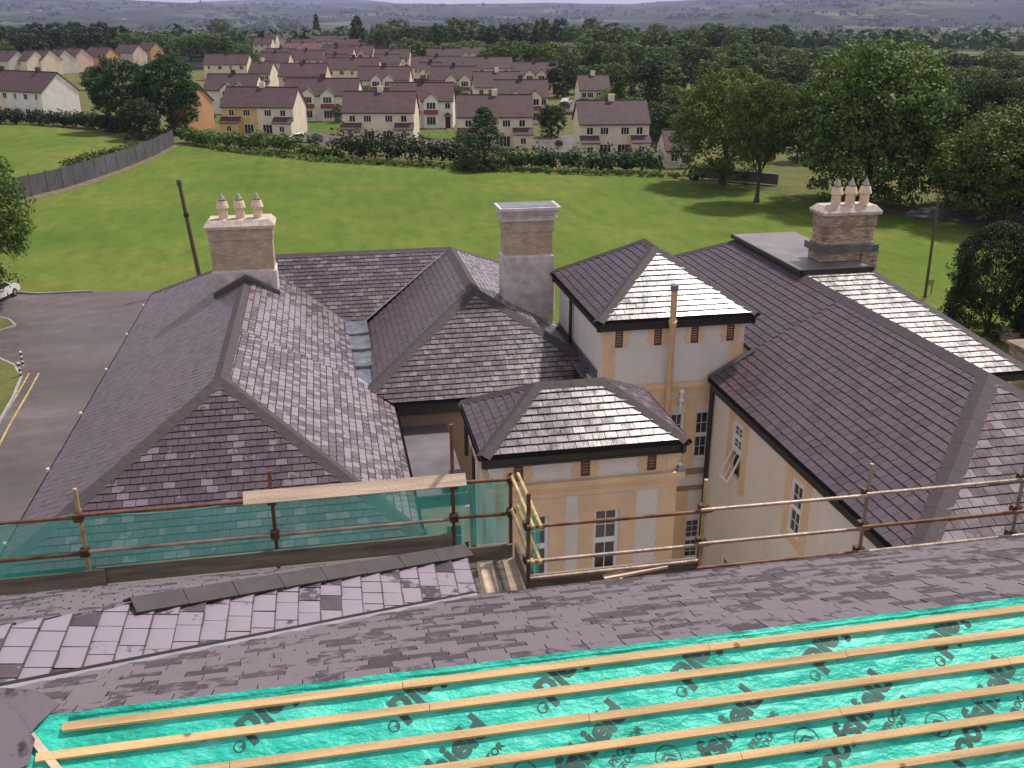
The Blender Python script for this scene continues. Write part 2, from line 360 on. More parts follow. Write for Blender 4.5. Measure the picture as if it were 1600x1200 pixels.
# ------------------------------------------------------------------ slate laying
def clip(poly, axis_fn):
    outp = []
    for i in range(len(poly)):
        a, b = poly[i], poly[(i + 1) % len(poly)]; da, db = axis_fn(a), axis_fn(b)
        if da >= 0: outp.append(a)
        if (da >= 0) != (db >= 0):
            t = da / (da - db); outp.append((a[0] + (b[0] - a[0]) * t, a[1] + (b[1] - a[1]) * t))
    return outp
def slates(pts, width=.3, gauge=.22, name='slate_face', mat='slate', parent=None, seed=1, v0=0.0, jit=.02, bloom=.5, thick=.013, wj=0.0, gapm='slate_under', gap=.014, edge=0):
    """lay courses of overlapping slates over a planar convex polygon; returns the object"""
    rr = random.Random(seed)
    pts = [Vector(p) for p in pts]
    n = Vector((0, 0, 0))
    for i in range(len(pts)):
        a, b = pts[i], pts[(i + 1) % len(pts)]
        n += Vector(((a.y - b.y) * (a.z + b.z), (a.z - b.z) * (a.x + b.x), (a.x - b.x) * (a.y + b.y)))
    n.normalize()
    if n.z < 0: n = -n; pts.reverse()
    c = Vector((0, 0, 1)).cross(n).normalized(); u = n.cross(c)
    o = pts[0]
    P2 = [((p - o).dot(c), (p - o).dot(u)) for p in pts]
    area = sum(P2[i][0] * P2[(i + 1) % len(P2)][1] - P2[(i + 1) % len(P2)][0] * P2[i][1] for i in range(len(P2)))
    if area < 0: P2.reverse(); pts.reverse()
    fns = []
    for i in range(len(P2)):
        a, b = P2[i], P2[(i + 1) % len(P2)]; ex, ey = b[0] - a[0], b[1] - a[1]; ln = math.hypot(ex, ey)
        if ln < 1e-6: continue
        fns.append(lambda q, a=a, ex=ex, ey=ey, ln=ln: (ex * (q[1] - a[1]) - ey * (q[0] - a[0])) / ln)
    umin, umax = min(p[0] for p in P2), max(p[0] for p in P2); vmin, vmax = min(p[1] for p in P2), max(p[1] for p in P2)
    mb = MB()
    def W(q, h): return o + c * q[0] + u * q[1] + n * h
    mb.face([W(q, .001) for q in P2], .1, 0, 1)
    k = math.floor((vmin - v0) / gauge)
    while v0 + k * gauge < vmax:
        b0 = v0 + k * gauge; x = umin - width * (1 if k % 2 else 1.5) + rr.uniform(-.02, .02)
        while x < umax:
            wd = width * (1 + rr.uniform(-wj, wj)); g = gap / 2
            j = [rr.uniform(-.006, .006) for _ in range(4)]
            q = [(x + g, b0 + j[0]), (x + wd - g, b0 + j[0] + j[1] * .6), (x + wd - g, b0 + gauge + .012), (x + g, b0 + gauge + .012)]
            for fn in fns:
                q = clip(q, fn)
                if len(q) < 3: break
            if len(q) >= 3:
                ta, tb = rr.uniform(-jit, jit), rr.uniform(-jit, jit); mxx = x + wd / 2
                tone = rr.random(); bl = rr.random() if rr.random() < bloom else rr.random() * .3
                lift = lambda z: thick * 2.0 * (1 - (z[1] - b0) / (gauge + .012)) + thick * .6 + ta * (z[0] - mxx) + tb * (b0 + gauge - z[1]) * .5
                if edge:             # dark strip along the slate's tail: wet edge plus painted shadow line
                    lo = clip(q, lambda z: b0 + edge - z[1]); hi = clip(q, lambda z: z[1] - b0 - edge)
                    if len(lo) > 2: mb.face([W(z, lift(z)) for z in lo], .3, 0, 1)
                    if len(hi) > 2: mb.face([W(z, lift(z)) for z in hi], tone, bl)
                else: mb.face([W(z, lift(z)) for z in q], tone, bl)
                # tail and side edges of the slate
                for i in range(len(q)):
                    a, b = q[i], q[(i + 1) % len(q)]
                    if min(a[1], b[1]) < b0 + .03 or abs(a[0] - b[0]) < .01:
                        mb.face([W(a, .0015), W(b, .0015), W(b, lift(b)), W(a, lift(a))], tone, 0, 1)
            x += wd
        k += 1
    return mb.build(name, [mat, gapm], parent, fix=False)
def ridge_line(p0, p1, n1, n2, wd=.2, seg=.45, name='ridge_tiles', parent=None, mat='ridge_clay', lift=.045, th=.02, seed=3):
    rr = random.Random(seed); p0 = Vector(p0); p1 = Vector(p1); d = (p1 - p0); ln = d.length; d.normalize()
    n1 = Vector(n1).normalized(); n2 = Vector(n2).normalized()
    w1 = d.cross(n1).normalized();  w1 = w1 if w1.dot(n2) < 0 or (abs(w1.dot(n2)) < 1e-3 and w1.z < 0) else -w1
    w2 = d.cross(n2).normalized();  w2 = w2 if w2.dot(n1) < 0 or (abs(w2.dot(n1)) < 1e-3 and w2.z < 0) else -w2
    # wings run down each face
    if w1.dot(n2) > 0: w1 = -w1
    if w2.dot(n1) > 0: w2 = -w2
    up = (n1 + n2).normalized(); mb = MB(); k = 0; N = max(1, round(ln / seg)); seg = ln / N
    for k in range(N):
        a = p0 + d * (k * seg + .004); b = p0 + d * ((k + 1) * seg - .004); j = rr.uniform(0, .006); t = rr.random()
        for nn, ww in ((n1, w1), (n2, w2)):
            A, B = a + up * (lift + j), b + up * (lift + j + .003)
            A2, B2 = a + ww * wd + nn * (lift * .55 + j), b + ww * wd + nn * (lift * .55 + j + .003)
            mb.hexa([A - nn * th, B - nn * th, B2 - nn * th, A2 - nn * th, A, B, B2, A2], t)
    return mb.build(name, mat, parent)
def fn(a, b):     # unit normal of plane z = a x + b y
    return Vector((-a, -b, 1)).normalized()

# ------------------------------------------------------------------ walls with openings
def wall(p0, p1, z0, z1, openings, name='wall', mat='pebble_dash', parent=None, depth=.14):
    """vertical wall from p0 to p1 (xy), outward normal on the right of p0->p1; openings (u0,u1,v0,v1): u metres along, v absolute z"""
    p0 = Vector((p0[0], p0[1], 0)); p1 = Vector((p1[0], p1[1], 0)); d = (p1 - p0); ln = d.length; d.normalize(); nn = Vector((d.y, -d.x, 0))
    us = sorted({0, ln} | {o[0] for o in openings} | {o[1] for o in openings}); vs = sorted({z0, z1} | {o[2] for o in openings} | {o[3] for o in openings})
    mb = MB()
    Q = lambda u_, z, e=0: p0 + d * u_ - nn * e + Vector((0, 0, z))
    for i in range(len(us) - 1):
        for j in range(len(vs) - 1):
            uc, vc = (us[i] + us[i + 1]) / 2, (vs[j] + vs[j + 1]) / 2
            if any(o[0] < uc < o[1] and o[2] < vc < o[3] for o in openings): continue
            mb.face([Q(us[i], vs[j]), Q(us[i + 1], vs[j]), Q(us[i + 1], vs[j + 1]), Q(us[i], vs[j + 1])])
    for (a, b, c, e) in openings:
        for A, B in (((a, c), (b, c)), ((b, c), (b, e)), ((b, e), (a, e)), ((a, e), (a, c))):
            mb.face([Q(*A), Q(*B), Q(*B, depth + .05), Q(*A, depth + .05)])
    # back skin so the wall has thickness
    mb.face([Q(0, z0, .35), Q(0, z1, .35), Q(ln, z1, .35), Q(ln, z0, .35)])
    for uu in (0, ln): mb.face([Q(uu, z0), Q(uu, z1), Q(uu, z1, .35), Q(uu, z0, .35)])
    mb.face([Q(0, z1), Q(ln, z1), Q(ln, z1, .35), Q(0, z1, .35)])
    return mb.build(name, mat, parent, fix=False), (p0, d, nn)
def sash(fr, u0, u1, z0, z1, cols, rows2, parent, depth=.12, zm=None, label=None):
    """two-sash window; frame + bars, panes a sub-part"""
    p0, d, nn = fr; mb = MB(); zm = zm or (z0 + z1) / 2
    def B(a, b, c, e, o, t=.05):
        q = lambda u_, z, k: p0 + d * u_ - nn * k + Vector((0, 0, z))
        mb.hexa([q(a, c, o + t), q(b, c, o + t), q(b, c, o), q(a, c, o), q(a, e, o + t), q(b, e, o + t), q(b, e, o), q(a, e, o)])
    g = .055
    B(u0, u1, z0, z0 + .07, depth - .05, .1); B(u0, u1, z1 - g, z1, depth - .04, .09)
    B(u0, u0 + g, z0 + .07, z1 - g, depth - .04, .09); B(u1 - g, u1, z0 + .07, z1 - g, depth - .04, .09)
    B(u0 + g, u1 - g, zm - .04, zm + .04, depth - .03, .06)
    for (za, zb) in ((z0 + .07, zm - .04), (zm + .04, z1 - g)):
        ua, ub = u0 + g, u1 - g
        B(ua, ua + .03, za, zb, depth - .015, .04); B(ub - .03, ub, za, zb, depth - .015, .04)
        B(ua + .03, ub - .03, za, za + .035, depth - .013, .04); B(ua + .03, ub - .03, zb - .03, zb, depth - .013, .04)
        for k in range(1, cols): uu = ua + (ub - ua) * k / cols; B(uu - .009, uu + .009, za + .035, zb - .03, depth - .01, .03)
        for k in range(1, rows2): zz = za + (zb - za) * k / rows2; B(ua + .03, ub - .03, zz - .009, zz + .009, depth - .007, .03)
    w_ = mb.build('window', 'white_plastic', parent)
    if label: w_['label'] = label
    g_ = MB(); q = lambda u_, z: p0 + d * u_ - nn * (depth + .015) + Vector((0, 0, z))
    g_.face([q(u0, z0), q(u1, z0), q(u1, z1), q(u0, z1)]); g_.build('pane', 'window_glass', w_, fix=False)
    return w_
def plate(fr, rects, name, mat, parent, proud=.014):
    """thin raised plates; rectangles that touch become one object"""
    p0, d, nn = fr; groups = []
    q = lambda u_, z, k: p0 + d * u_ + nn * k + Vector((0, 0, z))
    touch = lambda r, t: r[0] <= t[1] + .005 and t[0] <= r[1] + .005 and r[2] <= t[3] + .005 and t[2] <= r[3] + .005
    for r in rects:
        hit = [g for g in groups if any(touch(r, t) for t in g)]; new = [r]
        for g in hit: new += g; groups.remove(g)
        groups.append(new)
    for g in groups:
        mb = MB()
        for (a, b, c, e) in g:
            mb.hexa([q(a, c, 0.001), q(b, c, 0.001), q(b, c, proud), q(a, c, proud), q(a, e, 0.001), q(b, e, 0.001), q(b, e, proud), q(a, e, proud)])
        mb.build(name, mat, parent)
def toothed(a, b, z0, z1, ta, tb, step=.17, amp=.05):
    """strip a..b with keyed edges; ta/tb: whether the left/right edge is keyed"""
    outl = []; k = 0; z = z0
    while z < z1 - .01:
        ze = min(z + step, z1); e = amp if k % 2 else 0
        outl.append((a - (e if ta else 0), b + (e if tb else 0), z, ze)); z = ze; k += 1
    return outl


# ------------------------------------------------------------------ ground
def tz(x, y):                     # height of the far land
    d = math.hypot(x, y)
    if d < 620: return GZ - .35
    a = math.atan2(x, y)
    t = min(1, (d - 620) / 900)
    base = GZ - .35 - 42 * (t * t * (3 - 2 * t))
    k = max(0, (d - 1900) / 6500)
    right = max(0, min(1, (a - .30) / .22)); left = max(0, min(1, (-.02 - a) / .25))
    rise = 128 + 125 * right + 46 * left
    base += rise * min(1, k) ** 1.25
    base += noise.noise(Vector((x * .0007, y * .0007, 3))) * 26 * min(1, k * 2.2) + noise.noise(Vector((x * .0022, y * .0022, 9))) * 9 * min(1, k * 3)
    return base
def terrain():
    mb = MB(); rings = [0, 60, 150, 300, 450, 620, 700, 800, 900, 1020, 1150, 1300, 1500] + [1500 + 230 * k for k in range(1, 34)] + [9800, 10800, 12000]
    N = 110; idx = []
    me_v = []; faces = []
    for r in rings:
        row = []
        for k in range(N + 1):
            a = TH - 1.0 + 2.0 * k / N
            x, y = r * math.sin(a), r * math.cos(a)
            if r == 0: x, y = (k - N / 2) * 3.0, -80
            row.append(len(me_v)); me_v.append((x, y, tz(x, y)))
        idx.append(row)
    for i in range(len(rings) - 1):
        for k in range(N): faces.append((idx[i][k], idx[i][k + 1], idx[i + 1][k + 1], idx[i + 1][k]))
    me = bpy.data.meshes.new('terrain'); me.from_pydata(me_v, [], faces); me.materials.append(MATS['terrain'])
    me.polygons.foreach_set('use_smooth', [True] * len(me.polygons))
    o = bpy.data.objects.new('terrain', me); COL.objects.link(o); tag(o, kind='structure')
    # farther pale ridge beyond
    mb = MB(); prev = None; pts = []
    for k in range(121):
        a = TH - .8 + 1.6 * k / 120; D = 14500
        h = 90 + 210 * max(0, noise.noise(Vector((a * 5.2, 1.7, 0)))) + 70 * noise.noise(Vector((a * 14, 4.2, 0))) + 18 * noise.noise(Vector((a * 45, 2, 0)))
        x, y = math.sin(a), math.cos(a)
        pts.append([(x * D, y * D, h), (x * 12500, y * 12500, -90), (x * 17500, y * 17500, -90)])
    for A, B in zip(pts[:-1], pts[1:]):
        mb.face([A[1], B[1], B[0], A[0]]); mb.face([A[0], B[0], B[2], A[2]])
    tag(mb.build('hills', 'terrain', fix=False), kind='structure')
terrain()
def sheet(name, mat, pts, z, kind='structure'):
    mb = MB(); mb.face([(p[0], p[1], z) for p in pts])
    o = mb.build(name, mat, fix=False)
    if o.data.polygons[0].normal.z < 0: o.data.flip_normals()
    return tag(o, kind=kind)
def gxy(*pp): return [tuple(gp(*p))[:2] for p in pp]
# big rough base, then field, neighbouring field, estate ground, tarmac
sheet('rough_ground', 'rough_grass', [(-260, -60), (330, -60), (330, 330), (-260, 330)], GZ - .2)
fl = gxy((0, 318), (100, 293), (190, 262), (272, 226))
ed = gxy((272, 226), (330, 232), (500, 250), (700, 262), (870, 270), (1000, 273), (1100, 283), (1210, 300))
sheet('field', 'field_grass', [(-150, 40), (-150, 92)] + [fl[0]] + fl[1:] + ed[1:] + [tuple(gp(1330, 330))[:2], (160, 100), (160, -40), (-150, -40)], GZ - .1)
sheet('side_field', 'field_grass', [tuple(p) for p in gxy((-500, 325), (0, 312), (100, 287), (185, 258), (195, 215), (60, 193), (-500, 190))], GZ - .1)
sheet('tarmac_yard', 'asphalt', [(-70, -40), (-70, 75), (-30, 78), (-13, 75.6), (4, 74), (4, -40)], GZ)
sheet('tarmac_yard', 'asphalt', [(4, -40), (4, 52), (30, 52), (30, -40)], GZ - .004)
es = gxy((300, 205), (500, 238), (720, 250), (1090, 262), (1260, 225), (1260, 110), (-100, 110), (-100, 175))
sheet('estate_ground', 'rough_grass', es, GZ - .12)
# verge island with kerb on the left
def ell(cx, cy, rx, ry, n=28, a0=0): return [(cx + rx * math.cos(2 * math.pi * k / n), cy + ry * math.sin(2 * math.pi * k / n)) for k in range(n)]
c1 = gp(-20, 492); c2 = gp(-20, 632)
isl = [(-29, 74), (-26, 72.5), (-22.3, 69.5), (-21.4, 67.8), (-23, 66), (-29, 64)]
sheet('verge', 'rough_grass', isl, GZ + .1)
isl2 = [tuple(gp(*p))[:2] for p in ((-60, 555), (-5, 560), (22, 572), (34, 590), (20, 625), (-5, 668), (-60, 760))]
sheet('verge', 'rough_grass', isl2, GZ + .1)
def kerb(pts, name='kerb'):
    mb = MB()
    for a, b in zip(pts[:-1], pts[1:]): mb.bar((a[0], a[1], GZ + .06), (b[0], b[1], GZ + .06), .14, .13)
    return tag(mb.build(name, 'kerb'), kind='structure')
kerb(isl[1:5]); kerb(isl2[1:6]); kerb(gxy((14, 457), (60, 460), (100, 458), (145, 456)))
# double yellow lines
for off in (0, .55):
    a = [gp(*p) for p in ((54, 583), (38, 612), (8, 662), (-30, 735))]; mb = MB()
    for p, q in zip(a[:-1], a[1:]):
        d = (q - p).normalized(); n_ = Vector((d.y, -d.x, 0)); n_ = n_ if n_.x < 0 else -n_
        o_ = n_ * (.35 - off)
        mb.face([p + o_, q + o_, q + o_ - n_ * .1, p + o_ - n_ * .1])
    o = mb.build('painted_line', 'yellow_line', fix=True); o.location.z = .006; tag(o, kind='structure')
# striped marker post
t = empty('marker_post', gp(33, 590), 'black and white banded marker post at the edge of the left tarmac', 'post')
b = t.location.copy(); mb = MB(); mb.tube(b, b + Vector((0, 0, .95)), .07); mb.build('post', 'white_plastic', t)
for k in range(3):
    mb = MB(); mb.tube(b + Vector((0, 0, .12 + k * .3)), b + Vector((0, 0, .25 + k * .3)), .074); mb.build('band', 'black_pipe', t)
t2 = copy_tree(t); t2.location = gp(36, 572); t2['label'] = 'second banded marker post, just beyond the first at the tarmac edge'
t['group'] = t2['group'] = 'banded marker posts at the tarmac edge'

# ------------------------------------------------------------------ far building complex
B = empty('slate_roofed_building', (5, 25, GZ), 'large pale rendered building with many hipped purple slate roofs, three chimneys and two square towers', 'building')
ZR = -9.24                     # main ridge height
s1 = .543
# left wing
LW_f = lambda x, y: -9.24 - .555 * (25.4 - y)
E0 = -11.9
apL = (-3.15, 25.4, ZR)
slL = fn(s1, 0); slR = fn(-s1, 0); slF = fn(0, .555); slB = fn(0, -s1)
zl = lambda x: ZR - s1 * (-3.15 - x) if x < -3.15 else ZR - s1 * (x + 3.15)
xe0, xe1, yf = -8.05, 1.73, 20.6
ee = zl(xe0)
def roof(name, label=None):
    o = empty('roof', (0, 0, 0)); o.parent = B; o.location = Vector((0, 0, 0)); 
    if label: o['label'] = label
    return o
# roofs as meshes: a dark core under each set of faces is the part, faces and tiles its sub-parts
def core(pts_top, drop=.1):
    mb = MB()
    for poly in pts_top: mb.prism([Vector(p) - Vector((0, 0, .03)) for p in poly], (0, 0, -drop))
    return mb.build('roof', 'slate_under', B)
F1 = [(xe0, yf, ee), (xe1, yf, ee), apL]
F2 = [(xe0, yf, ee), apL, (-3.15, 39.6, ZR), (xe0, 44.5, ee)]
F3a = [(xe1, yf, ee), (1.68, 28.95, zl(1.68)), (.58, 30.0, zl(.58)), (-3.15, 30.0, ZR), apL]
F3b = [(-3.15, 30, ZR), (.58, 30, zl(.58)), (.42, 36.0, zl(.42)), (-3.15, 39.6, ZR)]
rL = core([F1, F2, F3a, F3b])
slates(F1, seed=1, parent=rL, bloom=.3); slates(F2, seed=2, parent=rL, mat='slate_plain', bloom=.3)
slates(F3a, seed=3, parent=rL, bloom=.8, v0=0, mat='slate_painted_sheen', gap=.02, edge=.028); slates(F3b, seed=4, parent=rL, bloom=.8, mat='slate_painted_sheen', gap=.02, edge=.028)
ridge_line((xe0, yf, ee), apL, slL, slF, parent=rL, seed=5, wd=.24); ridge_line((xe1, yf, ee), apL, slR, slF, parent=rL, seed=6, wd=.24)
ridge_line(apL, (-3.15, 35.9, ZR), slL, slR, parent=rL, seed=7, wd=.24)
ridge_line((xe0, 44.5, ee), (-3.15, 39.6, ZR), slL, slB, parent=rL, seed=8, wd=.24)
# cross range at the back
XM = 4.98
ym = lambda y: ZR - s1 * (39.6 - y)
G1 = [(-3.15, 39.6, ZR), (.42, 36.03, ym(36.03)), (1.12, 36.03, ym(36.03)), (XM, 39.6, ZR)]
yb = 43.6; zb = ZR - s1 * 4
G2 = [(-3.15, 39.6, ZR), (XM, 39.6, ZR), (XM + 4, yb, zb), (xe0 + .9, yb, zb)]
rC = core([G1, G2]); slates(G1, seed=9, parent=rC, bloom=.4); slates(G2, seed=10, parent=rC)
ridge_line((-3.15, 39.6, ZR), (XM, 39.6, ZR), slF, slB, parent=rC, seed=11, wd=.24)
# middle wing
sm = .6; tl = 4.065; apM = (XM, 33.1, ZR)
kx = .543 / sm
zM = lambda y: ZR - sm * (33.1 - y)
hipL = (XM - tl, 33.1 - kx * tl, ZR - .543 * tl)
hipR = (8.15, 33.1 - kx * 3.17, ZR - .543 * 3.17)
ye = 28.9; ze = zM(ye)
M1 = [hipL, (1.62, ye, ze), (8.15, ye, ze), hipR, apM]
M2 = [apM, (XM, 39.6, ZR), (1.12, 36.03, ym(36.03)), (1.0, 30.6, ZR - s1 * (XM - 1.0)), hipL]
M2 = [apM, (XM, 39.6, ZR), (1.13, 35.9, ZR - s1 * (XM - 1.13)), (1.13, 29.7, ZR - s1 * (XM - 1.13))]
M3 = [apM, hipR, (8.15, 42.77, ZR - .543 * 3.17), (XM, 39.6, ZR)]
rM = core([M1, M2, M3])
slM = fn(0, sm)
slates(M1, seed=12, parent=rM, bloom=.45, edge=.012); slates(M2, seed=13, parent=rM, mat='slate_plain', bloom=.1); slates(M3, seed=14, parent=rM, bloom=.8, mat='slate_painted_sheen', edge=.025)
ridge_line((XM, 33.1, ZR), (XM, 39.6, ZR), slL, slR, parent=rM, seed=15, wd=.26)
ridge_line(hipL, apM, slL, slM, parent=rM, seed=16, wd=.26); ridge_line(hipR, apM, slR, slM, parent=rM, seed=17, wd=.26)
ridge_line((XM, 39.6, ZR), (8.9, 43.5, ZR - s1 * 3.9), slR, slB, parent=rM, seed=18, wd=.24)
# pale lead valleys
def strip(pts, wd, name, mat, parent=B, h=.03, nn=Vector((0, 0, 1)), seg=1.2, steps=.0):
    mb = MB()
    for a, b in zip(pts[:-1], pts[1:]):
        a, b = Vector(a), Vector(b); d = b - a; N = max(1, round(d.length / seg)); d /= N
        for k in range(N):
            mb.bar(a + d * k + Vector((0, 0, h + .004 * (k % 2))), a + d * (k + .99) + Vector((0, 0, h + .004 * (k % 2) + steps)), wd, .012, t=rnd.random())
    return mb.build(name, mat, parent)
strip([(-3.15, 39.6, ZR), (.42, 36.03, ym(36.03))], .1, 'valley_lead', 'lead_dark')
strip([(XM, 39.6, ZR), (1.12, 36.03, ym(36.03))], .12, 'valley_lead', 'lead')
strip([(.58, 30.0, zl(.58)), (1.68, 28.95, zl(1.68))], .2, 'valley_lead', 'lead')
# stepped lead box gutter between left and middle wing
mb = MB(); N = 4
for k in range(N):
    y0, y1 = 36.03 - k * 1.55, 36.03 - (k + 1) * 1.55; z0 = -11.12 - k * .1
    nx = 5
    for i in range(nx):                      # dressed sheets, slightly cockled
        for jx in range(4):
            f_ = lambda a, bb: (.36 + (.84) * a / 4, y0 + (y1 - y0) * bb / nx, z0 + .035 * noise.noise(Vector((a * .8, bb * 1.3 + k * 9, 0))) - (.03 if 0 < a < 4 else 0) + .04)
            mb.face([f_(jx, i), f_(jx + 1, i), f_(jx + 1, i + 1), f_(jx, i + 1)])
    mb.box((.36, y1 - .03, z0 - .12), (1.2, y1 + .02, z0 + .0))
mb.build('box_gutter', 'lead', B, fix=False)
# gutters and fascias round the eaves
def eave(a, b, parent, drop=.34, outw=(0, -1, 0), t=.12):
    a, b, o_ = Vector(a), Vector(b), Vector(outw); mb = MB()
    mb.bar(a + Vector((0, 0, -drop / 2)) - o_ * .1, b + Vector((0, 0, -drop / 2)) - o_ * .1, .05, drop)
    # half-round gutter
    d = (b - a).normalized(); n = 6
    c0 = a + o_ * .03 + Vector((0, 0, -.05)); c1_ = b + o_ * .03 + Vector((0, 0, -.05)); r = .075
    for k in range(n):
        q0, q1 = math.pi + math.pi * k / n, math.pi + math.pi * (k + 1) / n
        e0 = o_ * math.cos(q0) * r + Vector((0, 0, math.sin(q0) * r)); e1 = o_ * math.cos(q1) * r + Vector((0, 0, math.sin(q1) * r))
        mb.face([c0 + e0, c1_ + e0, c1_ + e1, c0 + e1]); 
    return mb.build('gutter', 'fascia', parent)
eave((xe0, yf, ee), (xe1, yf, ee), B); eave((xe0, yf, ee), (xe0, 44.5, ee), B, outw=(-1, 0, 0)); eave((xe1, yf, ee), (1.68, 28.95, zl(1.68)), B, outw=(1, 0, 0))
eave((1.62, ye, ze), (8.15, ye, ze), B, drop=.5)
mb = MB()
for k in range(6): mb.box((xe0 - .13, 22 + k * 4.1, ee - .02), (xe0 - .06, 22.08 + k * 4.1, ee + .05))
mb.build('gutter_bracket', 'white_plastic', B)
# walls of left wing, middle wing
def wallbox(x0, y0, x1, y1, z1, mat='pebble_dash', sides='NSEW', name='wall'):
    mb = MB()
    mb.box((x0, y0, GZ - .1), (x1, y1, z1)); return mb.build(name, mat, B)
wallbox(-7.7, 20.95, 1.38, 43.2, ee - .05, 'cream_render')
wallbox(1.384, 29.2, 8.1, 43.1, ze - .3, 'brown_render')
# lower flat roof block between left wing and front tower
zf = -12.75
mb = MB(); mb.box((1.385, 24.3, GZ), (3.395, 29.19, zf - .1)); mb.build('wall', 'cream_render', B)
mb = MB(); mb.box((1.39, 24.1, zf - .1), (3.39, 29.19, zf)); fr_ = mb.build('flat_roof', 'flat_felt', B)
mb = MB(); mb.box((1.39, 24.02, zf - .28), (3.39, 24.1, zf + .06)); mb.build('fascia', 'fascia', B)
mb = MB(); mb.box((2.75, 24.3, zf + .002), (3.38, 25.0, zf + .18)); mb.box((2.95, 24.8, zf + .18), (3.3, 25.05, zf + .34)); mb.build('parapet_coping', 'fascia', B)
# storey below with windows seen through the net
W1, fr1 = wall((1.39, 23.9), (3.39, 23.9), GZ, zf - .28, [(.25, .85, -15.2, -13.6), (1.25, 1.85, -15.2, -13.6)], mat='cream_render', parent=B)
for u0 in (.25, 1.25): sash(fr1, u0, u0 + .6, -15.2, -13.6, 2, 2, B)

# front tower
def tower_roof(x0, y0, x1, y1, ze_, zr, axis, seed, br, parent=B):
    cx, cy = (x0 + x1) / 2, (y0 + y1) / 2; rise = zr - ze_
    if axis == 'x':
        r = (y1 - y0) / 2; a, b = (x0 + r * .97, cy, zr), (x1 - r * .97, cy, zr)
    else:
        r = (x1 - x0) / 2; a, b = (cx, y0 + r, zr), (cx, y1 - r, zr)
    A, B_, C, D = (x0, y0, ze_), (x1, y0, ze_), (x1, y1, ze_), (x0, y1, ze_)
    if axis == 'x': faces = [[A, B_, b, a], [B_, C, b], [C, D, a, b], [D, A, a]]
    else: faces = [[A, B_, a], [B_, C, b, a], [C, D, b], [D, A, a, b]]
    rt = core(faces)
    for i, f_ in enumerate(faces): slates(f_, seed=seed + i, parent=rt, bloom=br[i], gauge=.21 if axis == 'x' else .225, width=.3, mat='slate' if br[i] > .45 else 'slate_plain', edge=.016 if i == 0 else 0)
    sx, sy = rise / (r if axis == 'y' else r * .97), rise / r
    nF, nR, nB, nL = fn(0, sy), fn(-sx, 0), fn(0, -sy), fn(sx, 0)
    kw = dict(parent=rt, wd=.2)
    if axis == 'x':
        ridge_line(A, a, nL, nF, seed=seed + 11, **kw); ridge_line(B_, b, nR, nF, seed=seed + 12, **kw)
        ridge_line(C, b, nR, nB, seed=seed + 13, **kw); ridge_line(D, a, nL, nB, seed=seed + 14, **kw); ridge_line(a, b, nF, nB, seed=seed + 15, **kw)
    else:
        ridge_line(A, a, nL, nF, seed=seed + 11, **kw); ridge_line(B_, a, nR, nF, seed=seed + 12, **kw)
        ridge_line(C, b, nR, nB, seed=seed + 13, **kw); ridge_line(D, b, nL, nB, seed=seed + 14, **kw); ridge_line(a, b, nL, nR, seed=seed + 15, **kw)
    for p, q, o_ in ((A, B_, (0, -1, 0)), (B_, C, (1, 0, 0)), (C, D, (0, 1, 0)), (D, A, (-1, 0, 0))): eave(p, q, rt, drop=.36, outw=o_)
    mb = MB(); mb.box((x0 + .06, y0 + .06, ze_ - .36), (x1 - .06, y1 - .06, ze_ - .3)); mb.build('soffit', 'fascia', rt)
    return rt
tower_roof(3.1, 19.7, 8.08, 23.1, -9.5, -8.47, 'x', 100, (.7, .6, .4, .2))
fx0, fx1, fy = 3.4, 7.98, 20.0
op = [(4.12 - fx0, 4.78 - fx0, -13.15, -11.35), (5.9 - fx0, 6.56 - fx0, -13.15, -11.35)]
lv = [(3.9 - fx0, 4.12 - fx0, -10.36, -9.86), (5.53 - fx0, 5.75 - fx0, -10.36, -9.86), (7.19 - fx0, 7.41 - fx0, -10.36, -9.86)]
lo2 = [(a, b, c - 3.2, e - 3.2) for a, b, c, e in op]
Wt, frT = wall((fx0, fy), (fx1, fy), GZ, -9.84, op + lo2, mat='pebble_dash', parent=B)
# the louvre slots sit in a top strip of wall
Wt2, frT2 = wall((fx0, fy), (fx1, fy), -9.84 - .6, -9.8, lv, mat='pebble_dash', parent=B) if False else (None, None)
for a, b, c, e in op + lo2: sash(frT, a, b, c, e, 2, 2, B)
def louvre(fr, a, b, c, e, proud=.02):
    p0, d, nn = fr; mb = MB(); q = lambda u_, z, k: p0 + d * u_ + nn * k + Vector((0, 0, z))
    bx = lambda a_, b_, c_, e_, k0, k1: mb.hexa([q(a_, c_, k0), q(b_, c_, k0), q(b_, c_, k1), q(a_, c_, k1), q(a_, e_, k0), q(b_, e_, k0), q(b_, e_, k1), q(a_, e_, k1)])
    bx(a, a + .03, c, e, .001, proud + .012); bx(b - .03, b, c, e, .001, proud + .012); bx(a + .03, b - .03, c, c + .03, .001, proud + .01); bx(a + .03, b - .03, e - .03, e, .001, proud + .01)
    fr_o = mb.build('louvre_vent', 'louvre_wood', B)
    mb = MB(); n = 6; hh = (e - c - .06) / n
    for k in range(n):
        z = c + .03 + k * hh
        mb.hexa([q(a + .03, z, .012), q(b - .03, z, .012), q(b - .03, z + .01, proud + .008), q(a + .03, z + .01, proud + .008), q(a + .03, z + hh * .75, .001), q(b - .03, z + hh * .75, .001), q(b - .03, z + hh * .8, .006), q(a + .03, z + hh * .8, .006)])
    mb.build('slat', 'louvre_wood', fr_o)
    return fr_o
for a, b, c, e in lv: louvre(frT, a, b, c, e)
WT = fx1 - fx0
pl = []
for a, b, c, e in lv:      # beige surrounds of the louvres
    pl += toothed(a - .2, a, c - .02, e + .02, True, False, .12, .05) + toothed(b, b + .2, c - .02, e + .02, False, True, .12, .05)
pl += [(WT - .3, WT, -10.38, -9.86)]
plate(frT, pl, 'painted_surround', 'beige_paint', B)
pl = []
